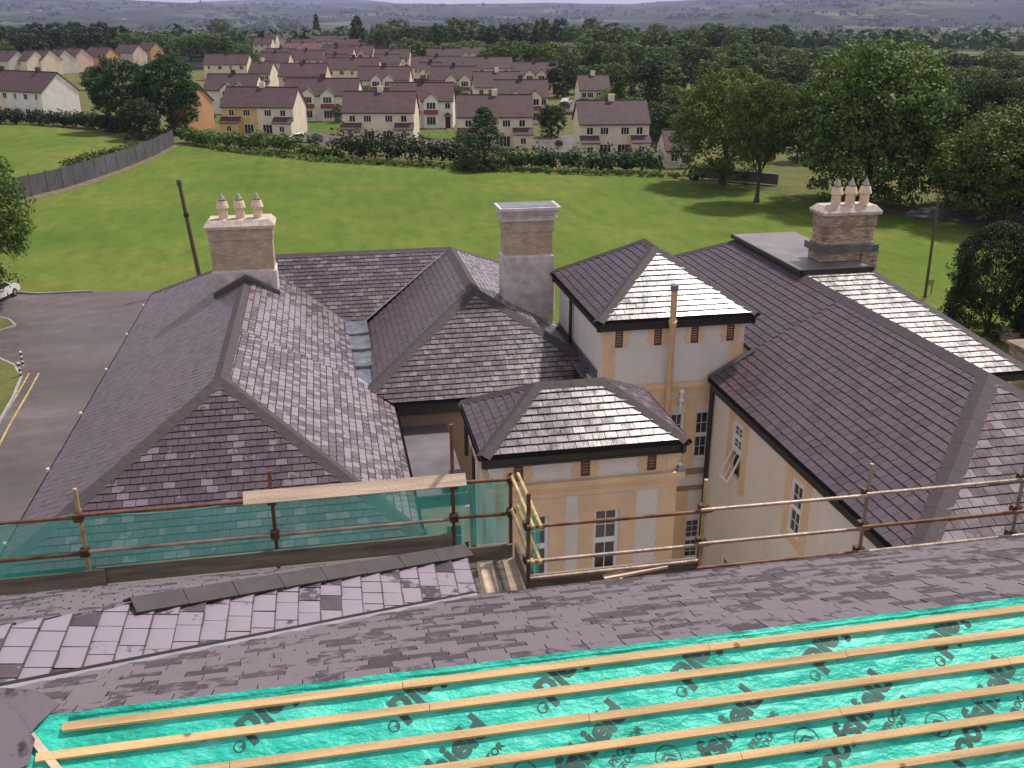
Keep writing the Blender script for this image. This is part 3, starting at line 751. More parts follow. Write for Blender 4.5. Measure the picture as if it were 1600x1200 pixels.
for a, b, c, e in op + lo2:
    pl += toothed(max(.02, a - .36), a, c, e, True, False, .13, .04) + toothed(b, b + .36, c, e, False, True, .13, .04) + [(max(.01, a - .4), b + .4, e, e + .45), (max(.02, a - .36), b + .36, c - .12, c)]
pl += toothed(WT - .42, WT, GZ, -10.85, True, False, .16, .05) + [(0, .3, -11.349, -10.85), (0, .3, -14.5, -13.28)]
plate(frT, pl, 'painted_surround', 'beige_paint', B)
def cornice(x0, y0, x1, y1, z, mat='beige_paint', h=.42):
    for k, (dz, hh, pr) in enumerate(((0, .16, .14), (-.16, .05, .1), (-.21, h - .21, .05))):
        mb = MB(); mb.box((x0 - pr, y0 - pr, z + dz - hh), (x1 + pr, y1 + pr, z + dz)); 
        if k == 0: c0 = mb.build('cornice', mat, B)
        else: mb.build('cornice_moulding', mat, c0)
    return c0
wallc = MB(); wallc.box((fx0 + .002, fy + .36, GZ), (fx1 - .002, 22.8, -9.85)); wallc.build('wall', 'cream_render', B)
mb = MB(); mb.box((fx1 - .36, fy + .36, GZ), (fx1, 22.8, -9.85))
# cornice ring, hollow at the front wall is fine: it wraps the tower
def ring(x0, y0, x1, y1, z0, z1, pr, name, mat, parent):
    mb = MB(); i = .02
    mb.box((x0 - pr, y0 - pr, z0), (x1 + pr, y0 - .001, z1)); mb.box((x0 - pr, y1 + .001, z0), (x1 + pr, y1 + pr, z1))
    mb.box((x0 - pr, y0, z0), (x0 - .001, y1, z1)); mb.box((x1 + .001, y0, z0), (x1 + pr, y1, z1))
    return mb.build(name, mat, parent)
def cornice2(x0, y0, x1, y1, zt):
    c0 = ring(x0, y0, x1, y1, zt - .14, zt, .15, 'cornice', 'beige_paint', B)
    ring(x0, y0, x1, y1, zt - .24, zt - .142, .1, 'moulding', 'beige_paint', c0)
    ring(x0, y0, x1, y1, zt - .42, zt - .242, .05, 'moulding', 'beige_paint', c0)
cornice2(fx0, fy, fx1, 22.8, -10.42)
mb = MB(); mb.hexa([(7.92, 19.83, -10.4), (8.14, 19.83, -10.4), (8.14, 20.1, -10.4), (7.92, 20.1, -10.4), (7.98, 19.9, -10.27), (8.08, 19.9, -10.27), (8.08, 20.05, -10.27), (7.98, 20.05, -10.27)]); mb.build('lead_cap', 'lead', B)
mb = MB(); mb.tube((8.1, 20.6, -9.85), (8.1, 20.6, -10.4), .04); mb.build('downpipe', 'white_plastic', B)
mb = MB(); mb.tube((3.28, 22.3, -9.8), (3.28, 22.3, -12.7), .045); mb.tube((3.2, 23.0, -10.0), (3.2, 23.0, -11.0), .06); mb.build('downpipe', 'black_pipe', B)

# rear tower
rx0, rx1, ry = 8.2, 12.95, 27.55
tower_roof(7.97, 27.3, 13.22, 33.6, -8.9, -7.25, 'y', 200, (.9, .5, .4, .1))
lv2 = [(x - rx0, x + .24 - rx0, -9.86, -9.3) for x in (8.62, 9.9, 11.13, 12.34)]
op2 = [(11.5 - rx0, 12.22 - rx0, -14.05, -12.3), (10.45 - rx0, 11.12 - rx0, -14.05, -12.3), (11.42 - rx0, 12.0 - rx0, -17.95, -16.35)]
Wr, frR = wall((rx0, ry), (rx1, ry), GZ, -9.22, op2, mat='pebble_dash', parent=B)
for i, (a, b, c, e) in enumerate(op2): sash(frR, a, b, c, e, 3 if i < 2 else 2, 2 if i < 2 else 3, B)
for q in lv2: louvre(frR, *q)
pl = []
for a, b, c, e in lv2: pl += toothed(a - .18, a, c - .02, e + .05, True, False, .14, .05) + toothed(b, b + .18, c - .02, e + .05, False, True, .14, .05)
WR = rx1 - rx0
pl += toothed(0, .42, -11.1, -9.9, False, True, .18, .05) + toothed(WR - .45, WR, -11.1, -9.9, True, False, .18, .05) + [(0, .18, -9.9, -9.26)]
pl += [(1.9, 2.25, -14.3, -12.0), (2.92, 3.3, -14.3, -12.0), (4.02, WR - .1, -14.3, -12.0), (1.9, WR - .1, -12.0, -11.75)]
plate(frR, pl, 'painted_surround', 'beige_paint', B)
plate(frR, [(2.6, WR, -14.55, -14.35), (2.6, WR, -15.15, -15.0)], 'string_course', 'brown_render', B, .06)
plate(frR, [(2.6, 3.2, -18.6, -15.15), (3.82, 4.0, -18.6, -15.15)], 'painted_surround', 'beige_paint', B)
mb = MB(); mb.box((rx0 + .002, ry + .36, GZ), (rx1 - .002, 33.3, -9.24)); mb.build('wall', 'pebble_dash', B)
cornice2(rx0, ry, rx1, 33.3, -11.18)
mb = MB(); mb.tube((10.32, 27.12, -7.95), (10.36, 27.2, -9.0), .1, 12); mb.tube((10.36, 27.2, -9.0), (10.42, 27.35, -11.3), .1, 12); mb.tube((10.34, 27.15, -8.95), (10.37, 27.22, -9.12), .13, 12)
mb.tube((10.42, 27.35, -11.3), (10.5, 27.38, -14.4), .1, 12); mb.build('vent_pipe', 'beige_pipe', B)
mb = MB(); mb.tube((10.31, 27.115, -7.78), (10.32, 27.12, -7.96), .125, 12); mb.build('vent_cap', 'lead', B)
mb = MB()
for zz in (-11.45, -11.75): mb.lathe((10.9, 27.4, zz), [(.0, .07), (.1, .01), (.1, -.03), (.03, -.07)])
mb.tube((10.9, 27.4, -11.36), (10.9, 27.45, -12.2), .045); mb.build('vent_cowl', 'white_plastic', B)
mb = MB(); mb.tube((8.1, 31.2, -9.3), (8.1, 31.2, -11.3), .06); mb.build('downpipe', 'black_pipe', B)
mb = MB(); mb.tube((8.05, 33.7, -9.3), (8.05, 33.7, -10.4), .07); mb.build('downpipe', 'white_plastic', B)
strip([(8.08, 28.6, -11.25), (8.08, 33.2, -11.0)], .5, 'valley_lead', 'lead_dark', h=.05)
mb = MB(); mb.box((8.14, 28.0, -11.5), (8.196, 33.3, -10.75)); mb.build('apron_flashing', 'lead_dark', B)

# right wing
ex, rxr, zr_, ze_r = 11.75, 16.28, -8.6, -11.0
sr = (zr_ - ze_r) / (rxr - ex); apR = (rxr, 20.2, zr_)
xr2 = 2 * rxr - ex
zR = lambda x: ze_r + sr * (x - ex)
H1 = [(ex, 15.7, ze_r), apR, (rxr, 27.4, zr_), (ex, 27.4, ze_r)]
H1b = [(13.24, 27.4, zR(13.24)), (rxr, 27.4, zr_), (rxr, 36.0, zr_), (13.24, 39.05, zR(13.24))]
H1b = [(13.24, 27.4, zR(13.24)), (rxr, 27.4, zr_), (rxr, 36.0, zr_), (13.24, 39.0, zR(13.24))]
H1c = [(rxr, 36.0, zr_), (13.24, 39.0, zR(13.24)), (13.24, 33.7, zR(13.24)), (ex, 33.7, ze_r), (ex, 40.5, ze_r)]
H2 = [(ex, 15.7, ze_r), (xr2, 15.7, ze_r), apR]
H3 = [apR, (xr2, 15.7, ze_r), (xr2, 36.0, ze_r), (rxr, 36, zr_)]
H1d = [(ex, 33.7, ze_r), (13.24, 33.7, zR(13.24)), (13.24, 39.0, zR(13.24)), (ex, 40.5, ze_r)]
rR = core([H1, H1b, H1d, H2, H3])
slates(H1, seed=30, parent=rR, bloom=.5, width=.34, gauge=.26, mat='slate_plain'); slates(H1b, seed=31, parent=rR, bloom=.5, width=.34, gauge=.26, mat='slate_plain'); slates(H1d, seed=32, parent=rR, width=.34, gauge=.26, mat='slate_plain')
slates(H2, seed=33, parent=rR, bloom=.8, width=.34, gauge=.26, mat='slate_matte'); slates(H3, seed=34, parent=rR)
nL_, nR_, nF_, nB_ = fn(sr, 0), fn(-sr, 0), fn(0, sr), fn(0, -sr)
ridge_line(apR, (rxr, 36.0, zr_), nL_, nR_, parent=rR, seed=35, wd=.28); ridge_line((ex, 15.7, ze_r), apR, nL_, nF_, parent=rR, seed=36, wd=.3)
ridge_line((xr2, 15.7, ze_r), apR, nR_, nF_, parent=rR, seed=37, wd=.28); ridge_line((rxr, 36, zr_), (ex, 40.5, ze_r), nL_, nB_, parent=rR, seed=38, wd=.26)
eave((ex, 15.7, ze_r), (ex, 27.2, ze_r), rR, drop=.42, outw=(-1, 0, 0)); eave((ex, 15.7, ze_r), (xr2, 15.7, ze_r), rR)
strip([(ex + .05, 27.3, ze_r + .02), (13.24, 27.3, zR(13.24) + .04)], .22, 'flashing', 'lead_dark')
Wn, frN = wall((12.0, 27.5), (12.0, 16.0), GZ, ze_r - .3, [(1.85, 2.55, -13.6, -11.85), (5.85, 6.5, -13.45, -11.85), (1.85, 2.5, -18.2, -16.6)], mat='cream_render', parent=B, depth=.05)
mb = MB(); mb.box((12.36, 16.0, GZ), (20.4, 27.5, ze_r - .05)); mb.build('wall', 'cream_render', B)
sash(frN, 5.85, 6.5, -13.45, -11.85, 2, 2, B, depth=.03); sash(frN, 1.85, 2.5, -18.2, -16.6, 2, 3, B, depth=.03)
# window with its lower sash tilted open
wo = sash(frN, 1.85, 2.55, -12.72, -11.85, 2, 2, B, depth=.03, label='window whose lower sash tilts open')
p0, dd, nn = frN; mb = MB(); hx, hz, tn = 1.88, -12.74, .42
q = lambda u_, s_, k: p0 + dd * u_ + nn * (-.05 + s_ * math.sin(tn) + k * math.cos(tn)) + Vector((0, 0, hz - s_ * math.cos(tn) + k * math.sin(tn)))
bx = lambda a_, b_, c_, e_, k0=0, k1=.04: mb.hexa([q(a_, e_, k0), q(b_, e_, k0), q(b_, e_, k1), q(a_, e_, k1), q(a_, c_, k0), q(b_, c_, k0), q(b_, c_, k1), q(a_, c_, k1)])
bx(1.87, 1.93, 0, 1.0); bx(2.47, 2.53, 0, 1.0); bx(1.93, 2.47, 0, .06); bx(1.93, 2.47, .93, 1.0); bx(2.19, 2.21, .06, .93, .005, .035); bx(1.93, 2.47, .49, .51, .008, .032)
sa = mb.build('open_sash', 'white_plastic', wo)
plate(frN, toothed(1.5, 1.85, -14.0, -11.75, True, False, .16, .05) + toothed(2.55, 2.9, -14.0, -11.75, False, True, .16, .05) + [(1.45, 2.95, -11.75, -11.35)] +
      toothed(5.5, 5.85, -13.46, -11.75, True, False, .16, .05) + toothed(6.5, 6.85, -13.46, -11.75, False, True, .16, .05) + [(5.45, 6.9, -11.75, -11.35), (5.5, 6.85, -13.75, -13.46)], 'painted_surround', 'beige_paint', B)
plate(frN, [(.1, 11.4, -11.42, -11.33)], 'string_course', 'beige_paint', B, .03)
mb = MB(); mb.tube((11.9, 27.3, -11.3), (11.9, 27.3, -20), .07); mb.build('downpipe', 'black_pipe', B)

# flat roofed block with steep shiny slate front, far right
zt = -8.45
Q1 = [(16.35, 25.3, -10.75), (21.9, 25.3, -10.75), (18.75, 30.5, zt), (16.35, 30.5, zt)]
Q2 = [(21.9, 25.3, -10.75), (21.9, 36.5, -10.75), (18.75, 36.2, zt), (18.75, 30.5, zt)]
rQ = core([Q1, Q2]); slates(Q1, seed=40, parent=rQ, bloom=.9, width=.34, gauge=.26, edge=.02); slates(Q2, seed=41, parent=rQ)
ridge_line((21.9, 25.3, -10.75), (18.75, 30.5, zt), fn(0, .44), fn(-.73, 0), parent=rQ, seed=42, wd=.24)
eave((19.0, 25.3, -10.75), (21.9, 25.3, -10.75), rQ)
mb = MB(); mb.box((16.3, 25.6, GZ), (21.5, 36.0, -10.8)); mb.build('wall', 'cream_render', B)
mb = MB(); mb.box((16.15, 30.35, zt - .05), (18.85, 36.3, zt + .03)); fr_ = mb.build('flat_roof', 'flat_felt', B)
mb = MB(); mb.box((16.1, 30.2, zt - .16), (18.9, 30.348, zt + .06)); mb.box((16.08, 30.2, zt - .1), (16.148, 36.3, zt + .05)); mb.build('fascia', 'fascia', fr_)
# stone chimney block at the far right edge
mb = MB(); mb.box((22.5, 25.9, GZ), (24.5, 27.2, -10.5)); mb.build('wall', 'mottled_brick', B)
mb = MB(); mb.box((22.4, 25.8, -10.5), (24.7, 27.3, -10.4)); mb.build('coping', 'mottled_brick', B)

# chimneys
def chimney(x0, y0, x1, y1, zbase, zshaft, ztop, zskirt, brick, pots, skirt='cement', cap='flaunching', label=None, band=True):
    mb = MB(); mb.box((x0, y0, zskirt), (x1, y1, zshaft)); c = mb.build('chimney', brick, B)
    if label: c['label'] = label
    mb = MB(); mb.box((x0 - .06, y0 - .06, zbase), (x1 + .06, y1 + .06, zskirt - .02)); mb.hexa([(x0 - .06, y0 - .06, zskirt - .02), (x1 + .06, y0 - .06, zskirt - .02), (x1 + .06, y1 + .06, zskirt - .02), (x0 - .06, y1 + .06, zskirt - .02), (x0, y0 - .001, zskirt + .05), (x1, y0 - .001, zskirt + .05), (x1, y1, zskirt + .05), (x0, y1, zskirt + .05)])
    mb.build('base', skirt, c)
    if band:
        mb = MB(); mb.box((x0 - .04, y0 - .04, zshaft - .42), (x1 + .04, y1 + .04, zshaft)); mb.build('band_course', brick, c)
    mb = MB(); mb.box((x0 - .14, y0 - .14, zshaft), (x1 + .14, y1 + .14, zshaft + .1))
    mb.hexa([(x0 - .16, y0 - .16, zshaft + .1), (x1 + .16, y0 - .16, zshaft + .1), (x1 + .16, y1 + .16, zshaft + .1), (x0 - .16, y1 + .16, zshaft + .1), (x0 + .02, y0 + .02, ztop), (x1 - .02, y0 + .02, ztop), (x1 - .02, y1 - .02, ztop), (x0 + .02, y1 - .02, ztop)])
    mb.build('cap', cap, c)
    for px in pots:
        cy = (y0 + y1) / 2 - .1; mb = MB()
        mb.lathe((px, cy, ztop - .04), [(.2, 0), (.17, .06), (.165, .4), (.235, .44), (.215, .52), (.16, .7), (.0, .7)], 16)
        p = mb.build('chimney_pot', 'terracotta', c, smooth=True)
        mb = MB(); mb.lathe((px, cy, ztop + .7), [(.13, 0), (.11, .05), (.035, .2), (.0, .22)], 8); mb.tube((px, cy, ztop + .85), (px, cy, ztop + .98), .014, 6)
        mb.build('pot_cowl', 'cowl_metal', c)
    return c
chimney(-4.3, 36.0, -2.08, 37.1, -10.6, -7.35, -7.05, -8.95, 'buff_brick', (-3.76, -3.16, -2.53), label='buff brick chimney with three pots on a grey rendered base')
cm = chimney(6.2, 33.55, 7.96, 34.35, -11.2, -6.95, -6.77, -8.27, 'buff_brick', (), label='buff brick chimney with a flat slab top and no pots', cap='cement')
mb = MB(); mb.hexa([(6.15, 33.5, -6.79), (8.01, 33.5, -6.79), (8.01, 34.4, -6.79), (6.15, 34.4, -6.79), (6.02, 33.34, -6.57), (8.18, 33.34, -6.57), (8.18, 34.52, -6.57), (6.02, 34.52, -6.57)]); mb.box((5.98, 33.3, -6.57), (8.22, 34.56, -6.47)); mb.build('slab', 'cement', cm)
mb = MB(); mb.box((6.1, 33.42, -6.468), (8.1, 34.44, -6.45)); mb.build('lead_sheet', 'lead', cm)
cR = chimney(17.38, 31.25, 19.35, 32.05, -8.4, -6.72, -6.42, -7.75, 'mottled_brick', (17.87, 18.42, 18.97), skirt='mottled_brick', label='mottled stone chimney with three pots beside the flat roof')
mb = MB(); mb.box((17.2, 31.05, -8.05), (19.5, 32.25, -7.8)); mb.build('base_moulding', 'lead_dark', cR)
mb = MB(); mb.box((18.92, 31.1, -10.5), (19.55, 32.2, -8.06)); mb.build('base', 'mottled_brick', cR)
# dark lead saddle where the left ridge meets its chimney
mb = MB()
for sx in (-1, 1): mb.hexa([(-3.15, 35.75, ZR + .02), (-3.15 + sx * 1.2, 35.75, ZR - .63), (-3.15 + sx * 1.2, 35.93, ZR - .63), (-3.15, 35.93, ZR + .02), (-3.15, 35.75, ZR + .2), (-3.15 + sx * 1.2, 35.75, ZR - .45), (-3.15 + sx * 1.2, 35.93, ZR - .45), (-3.15, 35.93, ZR + .2)])
mb.build('apron_flashing', 'lead_dark', B)

# ------------------------------------------------------------------ near roof under repair
NB = empty('roof_under_repair', (3, 6, GZ), 'half slated roof in the foreground, green membrane and bare battens on its near side', 'building')
RZ, RY = -4.455, 5.76; sN = .503
xl, xr = -2.05, 12.0
yev, zev = 9.28, RZ - sN * (9.28 - RY)
xc = 1.38
bs = .28                                  # gentle side slope of the short wing
# valley from the ridge end down to the eave corner
def zfar(y): return RZ - sN * (y - RY)
def yval(x): return 9.28 - (1.38 - x) * .572
N1 = [(xl - 3.2, RY, RZ), (xr, RY, RZ), (xr, yev, zev), (xc, yev, zev), (xl - 3.2, yval(xl - 3.2), zfar(yval(xl - 3.2)))]
N1a = [(-5.25, RY - .0, RZ), (xr, RY, RZ), (xr, yev, zev), (xc, yev, zev), (-4.79, RY, RZ)]
N1a = [(-4.79, RY - .02, RZ + .01), (xr, RY - .02, RZ + .01), (xr, yev, zev), (xc, yev, zev)]
mb = MB(); mb.prism([Vector(p) - Vector((0, 0, .03)) for p in N1a], (0, 0, -.12)); rN = mb.build('roof', 'slate_under', NB)
slates(N1a, width=.3, gauge=.2, seed=50, parent=rN, mat='slate_near', bloom=.8, jit=.02, thick=.01, wj=.12, gapm='slate_gap', gap=.008)
# short wing: side slope, hip, far slope
zband = lambda x, x1=1.38: zev + bs * (x1 - x)
hy = lambda x: 10.25 - (1.38 - x) * .572
Bd = [(1.38, 9.28, zev), (1.38, 10.25, zev), (-5.0, hy(-5.0), zband(-5.0)), (-5.0, yval(-5.0), zband(-5.0))]
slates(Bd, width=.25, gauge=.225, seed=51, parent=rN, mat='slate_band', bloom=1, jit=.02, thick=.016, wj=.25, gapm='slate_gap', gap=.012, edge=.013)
# far slope of the wing falls away to the scaffold
ax = -5.0
sF = bs * (1 / .572)
Fd = [(1.38, 10.25, zev), (ax, hy(ax), zband(ax)), (ax, 10.3, zband(ax) - sF * (10.3 - hy(ax)))]
slates(Fd, width=.3, gauge=.2, seed=52, parent=rN, mat='slate_near', bloom=.8, jit=.015)
nBd, nFd = fn(-bs, 0), fn(0, -sF)
ridge_line((-2.1, hy(-2.1), zband(-2.1)), (1.38, 10.25, zev), nBd, nFd, parent=rN, name='hip_tiles', wd=.17, seg=.5, lift=.1, seed=53)
# black gap and bright lead lining of the valley
def vpt(x, off=0, h=.0): return Vector((x, yval(x) + off, zfar(yval(x)) + h))
mb = MB(); N = 14
for k in range(N):
    xa, xb = -4.75 + (1.38 + 4.75) * k / N, -4.75 + (1.38 + 4.75) * (k + 1) / N
    mb.face([vpt(xa, -.17, .045), vpt(xb, -.17, .045), vpt(xb, -.01, .05), vpt(xa, -.01, .05)], rnd.random())
mb.build('valley_lead', 'lead_pale', rN)
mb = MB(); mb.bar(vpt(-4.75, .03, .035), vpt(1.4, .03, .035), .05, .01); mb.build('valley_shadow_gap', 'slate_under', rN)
mb = MB(); mb.box((-5, 5.9, zev - 3), (xr, 9.0, zev - .25)); mb.box((-5, 8.9, GZ), (xr, 9.02, zev - .2)); mb.box((-5, 9.03, GZ), (1.2, 9.95, zev - .25)); mb.build('wall', 'cream_render', NB)
mb = MB(); mb.box((xc, 9.2, zev - .24), (xr, 9.25, zev - .06)); mb.build('gutter', 'fascia', NB)

# near slope: membrane, battens
al = math.atan(.5); ca, sa_ = math.cos(al), math.sin(al)
def np_(x, s, h=0): return Vector((x, RY - s * ca - h * sa_, RZ - s * sa_ + h * ca))
def wr(x, s): return .010 * noise.noise(Vector((x * 2.2, s * 5, 0))) + .004 * noise.noise(Vector((x * 6, s * 13, 5)))
mb = MB(); nx, ns = 300, 90; X0, X1, S1 = -2.7, 6.2, 2.6
vid = {}
for i in range(nx + 1):
    for j in range(ns + 1):
        x, s = X0 + (X1 - X0) * i / nx, S1 * j / ns
        vid[i, j] = len(mb.v)
        lap = .012 if s < .745 + .012 * math.sin(x * 3) else 0            # upper sheet laps over the lower one
        mb.v.append(np_(x, s, wr(x, s) + lap + (.02 * max(0, 1 - s / .05))))
for i in range(nx):
    for j in range(ns): mb.f.append((vid[i, j], vid[i + 1, j], vid[i + 1, j + 1], vid[i, j + 1])); mb.t.append(.5); mb.b.append(0); mb.m.append(0)
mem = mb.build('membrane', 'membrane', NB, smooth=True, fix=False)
mem['label'] = 'wrinkled bright green breather membrane printed with dark lettering'
mb = MB(); mb.prism([np_(-2.7, .02, -.03), np_(9, .02, -.03), np_(9, 3.0, -.03), np_(-2.7, 3.0, -.03)], (0, 0, -.1)); mb.build('roof_deck', 'old_board', NB)
# rolled edge of membrane over the ridge
mb = MB(); mb.tube(np_(-1.95, .03, .012), np_(6.2, .03, .012), .014, 8); mb.build('membrane_fold', 'membrane', NB, smooth=True)
def s_at(px, py):
    r = ray(px, py); n_ = Vector((0, -sa_, ca)); o_ = np_(0, 0); t_ = o_.dot(n_) / r.dot(n_); p = r * t_
    return p.x, (RY - p.y) / ca
for k in range(10):
    s = .103 + .206 * k - (.02 if k == 1 else 0)
    xa = -1.98 if k == 0 else (-2.12 if k < 3 else -2.4)
    x = xa; first = True
    while x < 6.2:
        ln = rnd.uniform(2.2, 3.9) if not first else rnd.uniform(1.0, 3.0); first = False
        e = min(x + ln, 6.25); mb = MB(); jj = rnd.uniform(-.004, .004)
        mb.bar(np_(x, s + jj, .03), np_(e - .004, s + rnd.uniform(-.004, .004), .03), .056, .034, up=Vector((0, -sa_, ca)))
        mb.build('batten', 'wood', NB); x = e
mb = MB(); a, b = Vector(np_(*s_at(50, 1152), .03)), Vector(np_(*s_at(100, 1215), .03)); mb.bar(a, b, .05, .03, up=Vector((0, -sa_, ca))); mb.build('batten', 'pale_board', NB)
# slates of the left hip lapping the membrane
def flat_slate(pts, h, tone):
    mb = MB(); q_ = [np_(*s_at(*p), h) for p in pts]; mb.prism(q_, Vector((0, -sa_, ca)) * .012, tone); mb.b = [.45] * len(mb.b); return mb.build('slate', 'slate_near', rN)
flat_slate([(-40, 1085), (22, 1108), (58, 1160), (52, 1185), (48, 1200), (-40, 1240)], .05, .2)
flat_slate([(-60, 1075), (60, 1082), (96, 1104), (62, 1135), (50, 1150), (22, 1112), (-40, 1095)], .03, .45)
# lettering printed on the membrane
def text_on(txt, size, x, s, ang, end=False, name='printed_lettering', bold=.0, h=.019):
    """(x, s) is where the baseline starts, or where it ends when end is set"""
    cu = bpy.data.curves.new('t', 'FONT'); cu.body = txt; cu.size = size; cu.offset = bold; cu.resolution_u = 3; cu.align_x = 'LEFT'
    ob = bpy.data.objects.new('t', cu); COL.objects.link(ob)
    dg = bpy.context.evaluated_depsgraph_get(); me = bpy.data.meshes.new_from_object(ob.evaluated_get(dg))
    bpy.data.objects.remove(ob)
    if end:
        m_ = max(v.co.x for v in me.vertices)
        for v in me.vertices: v.co.x -= m_
    return place_print(me, x, s, ang, name, h)
def place_print(me, x, s, ang, name, h=.019):
    bm = bmesh.new(); bm.from_mesh(me); bmesh.ops.triangulate(bm, faces=bm.faces)
    for _ in range(3):
        es_ = [e for e in bm.edges if e.calc_length() > .05]
        if not es_: break
        bmesh.ops.subdivide_edges(bm, edges=es_, cuts=1); bmesh.ops.triangulate(bm, faces=bm.faces)
    ca_, sa2 = math.cos(ang), math.sin(ang); off = parent_origin(mem)
    # keep only what lies on this side of the ridge: s - Y_ > .03
    bmesh.ops.bisect_plane(bm, geom=bm.verts[:] + bm.edges[:] + bm.faces[:], plane_co=Vector((0, 0, 0)) + Vector((sa2, ca_, 0)) * (s - .06), plane_no=Vector((sa2, ca_, 0)), clear_outer=True)
    for v in bm.verts:
        X_, Y_ = v.co.x * ca_ - v.co.y * sa2, v.co.x * sa2 + v.co.y * ca_
        xx, ss = x + X_, s - Y_
        lap = .012 if ss < .75 else 0
        v.co = np_(xx, ss, wr(xx, ss) + .003 + lap) - off
    bm.to_mesh(me); bm.free(); me.materials.clear(); me.materials.append(MATS['print_ink'])
    for p in me.polygons: p.material_index = 0
    o = bpy.data.objects.new(name, me); COL.objects.link(o); o.parent = mem; return o
def ring_mesh(r0, r1, n=28, extra=()):
    me = bpy.data.meshes.new('printed_mark'); v, f = [], []
    for k in range(n):
        a = 2 * math.pi * k / n; v += [(r0 * math.cos(a), r0 * math.sin(a), 0), (r1 * math.cos(a), r1 * math.sin(a), 0)]
    for k in range(n): j = (k + 1) % n; f.append((2 * k, 2 * k + 1, 2 * j + 1, 2 * j))
    for q_ in extra: i = len(v); v += [(a, b, 0) for a, b in q_]; f.append(tuple(range(i, i + len(q_))))
    me.from_pydata(v, [], f); return me
TS = .255
SPX = [(375, 1168), (616, 1136), (848, 1107), (1065, 1082), (1273, 1057), (1468, 1034)]
for (px, py) in SPX:
    x, s = s_at(px, py)
    A = R(218)
    # word runs from upper right down to the ring mark, upside down; (x, s) is the ring, at the word's end and cap height
    dx_, dy_ = math.cos(A), math.sin(A); ux_, uy_ = -dy_, dx_
    text_on('roofshield', .3, x - dx_ * .07 - ux_ * .15, s + dy_ * .07 + uy_ * .15, A, end=True, bold=.011)
    me = ring_mesh(.033, .042); place_print(me, x, s, 0, 'printed_mark')
    text_on('R', .05, x + .02, s - .02, R(218), bold=.001)
LOGO = [(590, 1240), (820, 1212), (1045, 1185), (1261, 1157), (1466, 1132), (1668, 1105)]
for (px, py) in LOGO:
    x, s = s_at(px, py)
    A = R(40)
    text_on('roofshield', TS, x + .02, s + .34, A, bold=.01)
    ex_ = []
    for k in (-1, 0, 1):
        d_ = k * .035
        for sg in (-1, 1):
            ex_.append([(-.01 + d_, .0 + d_ * .2), (.008 + d_, 0 + d_ * .2), (.008 + d_ - .03, sg * .055), (-.012 + d_ - .03, sg * .055)])
    place_print(ring_mesh(.088, .096, extra=ex_), x, s, R(100), 'printed_mark')
    text_on('PROCTOR', .075, x + .62, s + .03, A, bold=.002)
    text_on('GROUP', .06, x + .66, s + .075, A, bold=.001)

# ------------------------------------------------------------------ scaffold
SC = empty('tube_scaffold', (3, 9.8, -6.6), 'rusty tube scaffold railing with toe boards round the edge of the near roof', 'scaffold')
def tube(name, a, b, mat, r=.0242, parent=SC):
    mb = MB(); mb.tube(a, b, r, 12); return mb.build(name, mat, parent, smooth=False)
def coupler(p, parent=SC):
    mb = MB(); x, y, z = p
    mb.box((x - .052, y - .055, z - .045), (x + .052, y + .05, z + .045)); mb.tube((x - .02, y - .05, z + .03), (x + .05, y - .05, z + .045), .012, 6); mb.tube((x + .035, y - .03, z - .05), (x + .035, y - .03, z + .06), .01, 6)
    mb.box((x - .06, y - .03, z - .012), (x + .06, y + .03, z + .02))
    return mb.build('coupler', 'coupler_steel', parent)
YR, YL = 9.52, 10.72
posts = [(2.03, YR, -6.6, -5.1, 'rust_tube'), (4.17, YR, -6.5, -5.13, 'yellow_tube'), (6.3, YR, -6.55, -5.12, 'galv_tube'), (8.46, YR, -6.55, -5.2, 'galv_tube'), (10.6, YR, -6.55, -5.2, 'galv_tube'),
         (-5.3, YL, -6.9, -5.15, 'galv_tube'), (-3.1, YL, -6.9, -5.15, 'yellow_tube'), (-.9, YL, -6.8, -5.12, 'rust_tube'), (1.31, YL, -6.7, -4.7, 'rust_tube'), (2.05, YL, -6.7, -5.42, 'rust_tube'), (1.42, 10.3, -6.6, -6.1, 'rust_tube')]
for x, y, z0, z1, m in posts: tube('post', (x, y, z0), (x, y + .01, z1), m)
for x, y, _, _, _ in posts[:5]:
    for z in ((-5.52, -5.97, -6.33) if x > 5 else (-5.52, -5.97)): coupler((x, y + .03, z))
for x, y, _, _, _ in posts[5:10]:
    for z in (-5.5, -5.97): coupler((x, y - .03, z))
for z, ms in ((-5.5, ('rust_tube', 'galv_tube', 'galv_tube')), (-5.96, ('galv_tube', 'galv_tube', 'rust_tube'))):
    for (xa, xb), m in zip(((2.0, 4.25), (4.1, 6.35), (6.25, 10.7)), ms): tube('rail', (xa, YR - .05, z), (xb, YR - .05, z - .02), m)
tube('rail', (4.1, YR - .05, -6.3), (6.4, YR - .05, -6.32), 'rust_tube'); tube('rail', (6.3, YR - .05, -6.32), (10.7, YR - .05, -6.33), 'galv_tube')
for z in (-5.47, -5.96):
    for (xa, xb), m in zip(((-5.4, -3.05), (-3.15, 1.35), (1.25, 2.1)), ('rust_tube', 'galv_tube' if z < -5.9 else 'rust_tube', 'rust_tube')): tube('rail', (xa, YL - .05, z), (xb, YL - .05, z - .02), m)
for z in (-5.5, -5.97):
    for dx in (0, .09): tube('rail', (2.06 + dx, YL + .05, z + .03), (2.06 + dx, YR - .12, z + .02), 'yellow_tube')
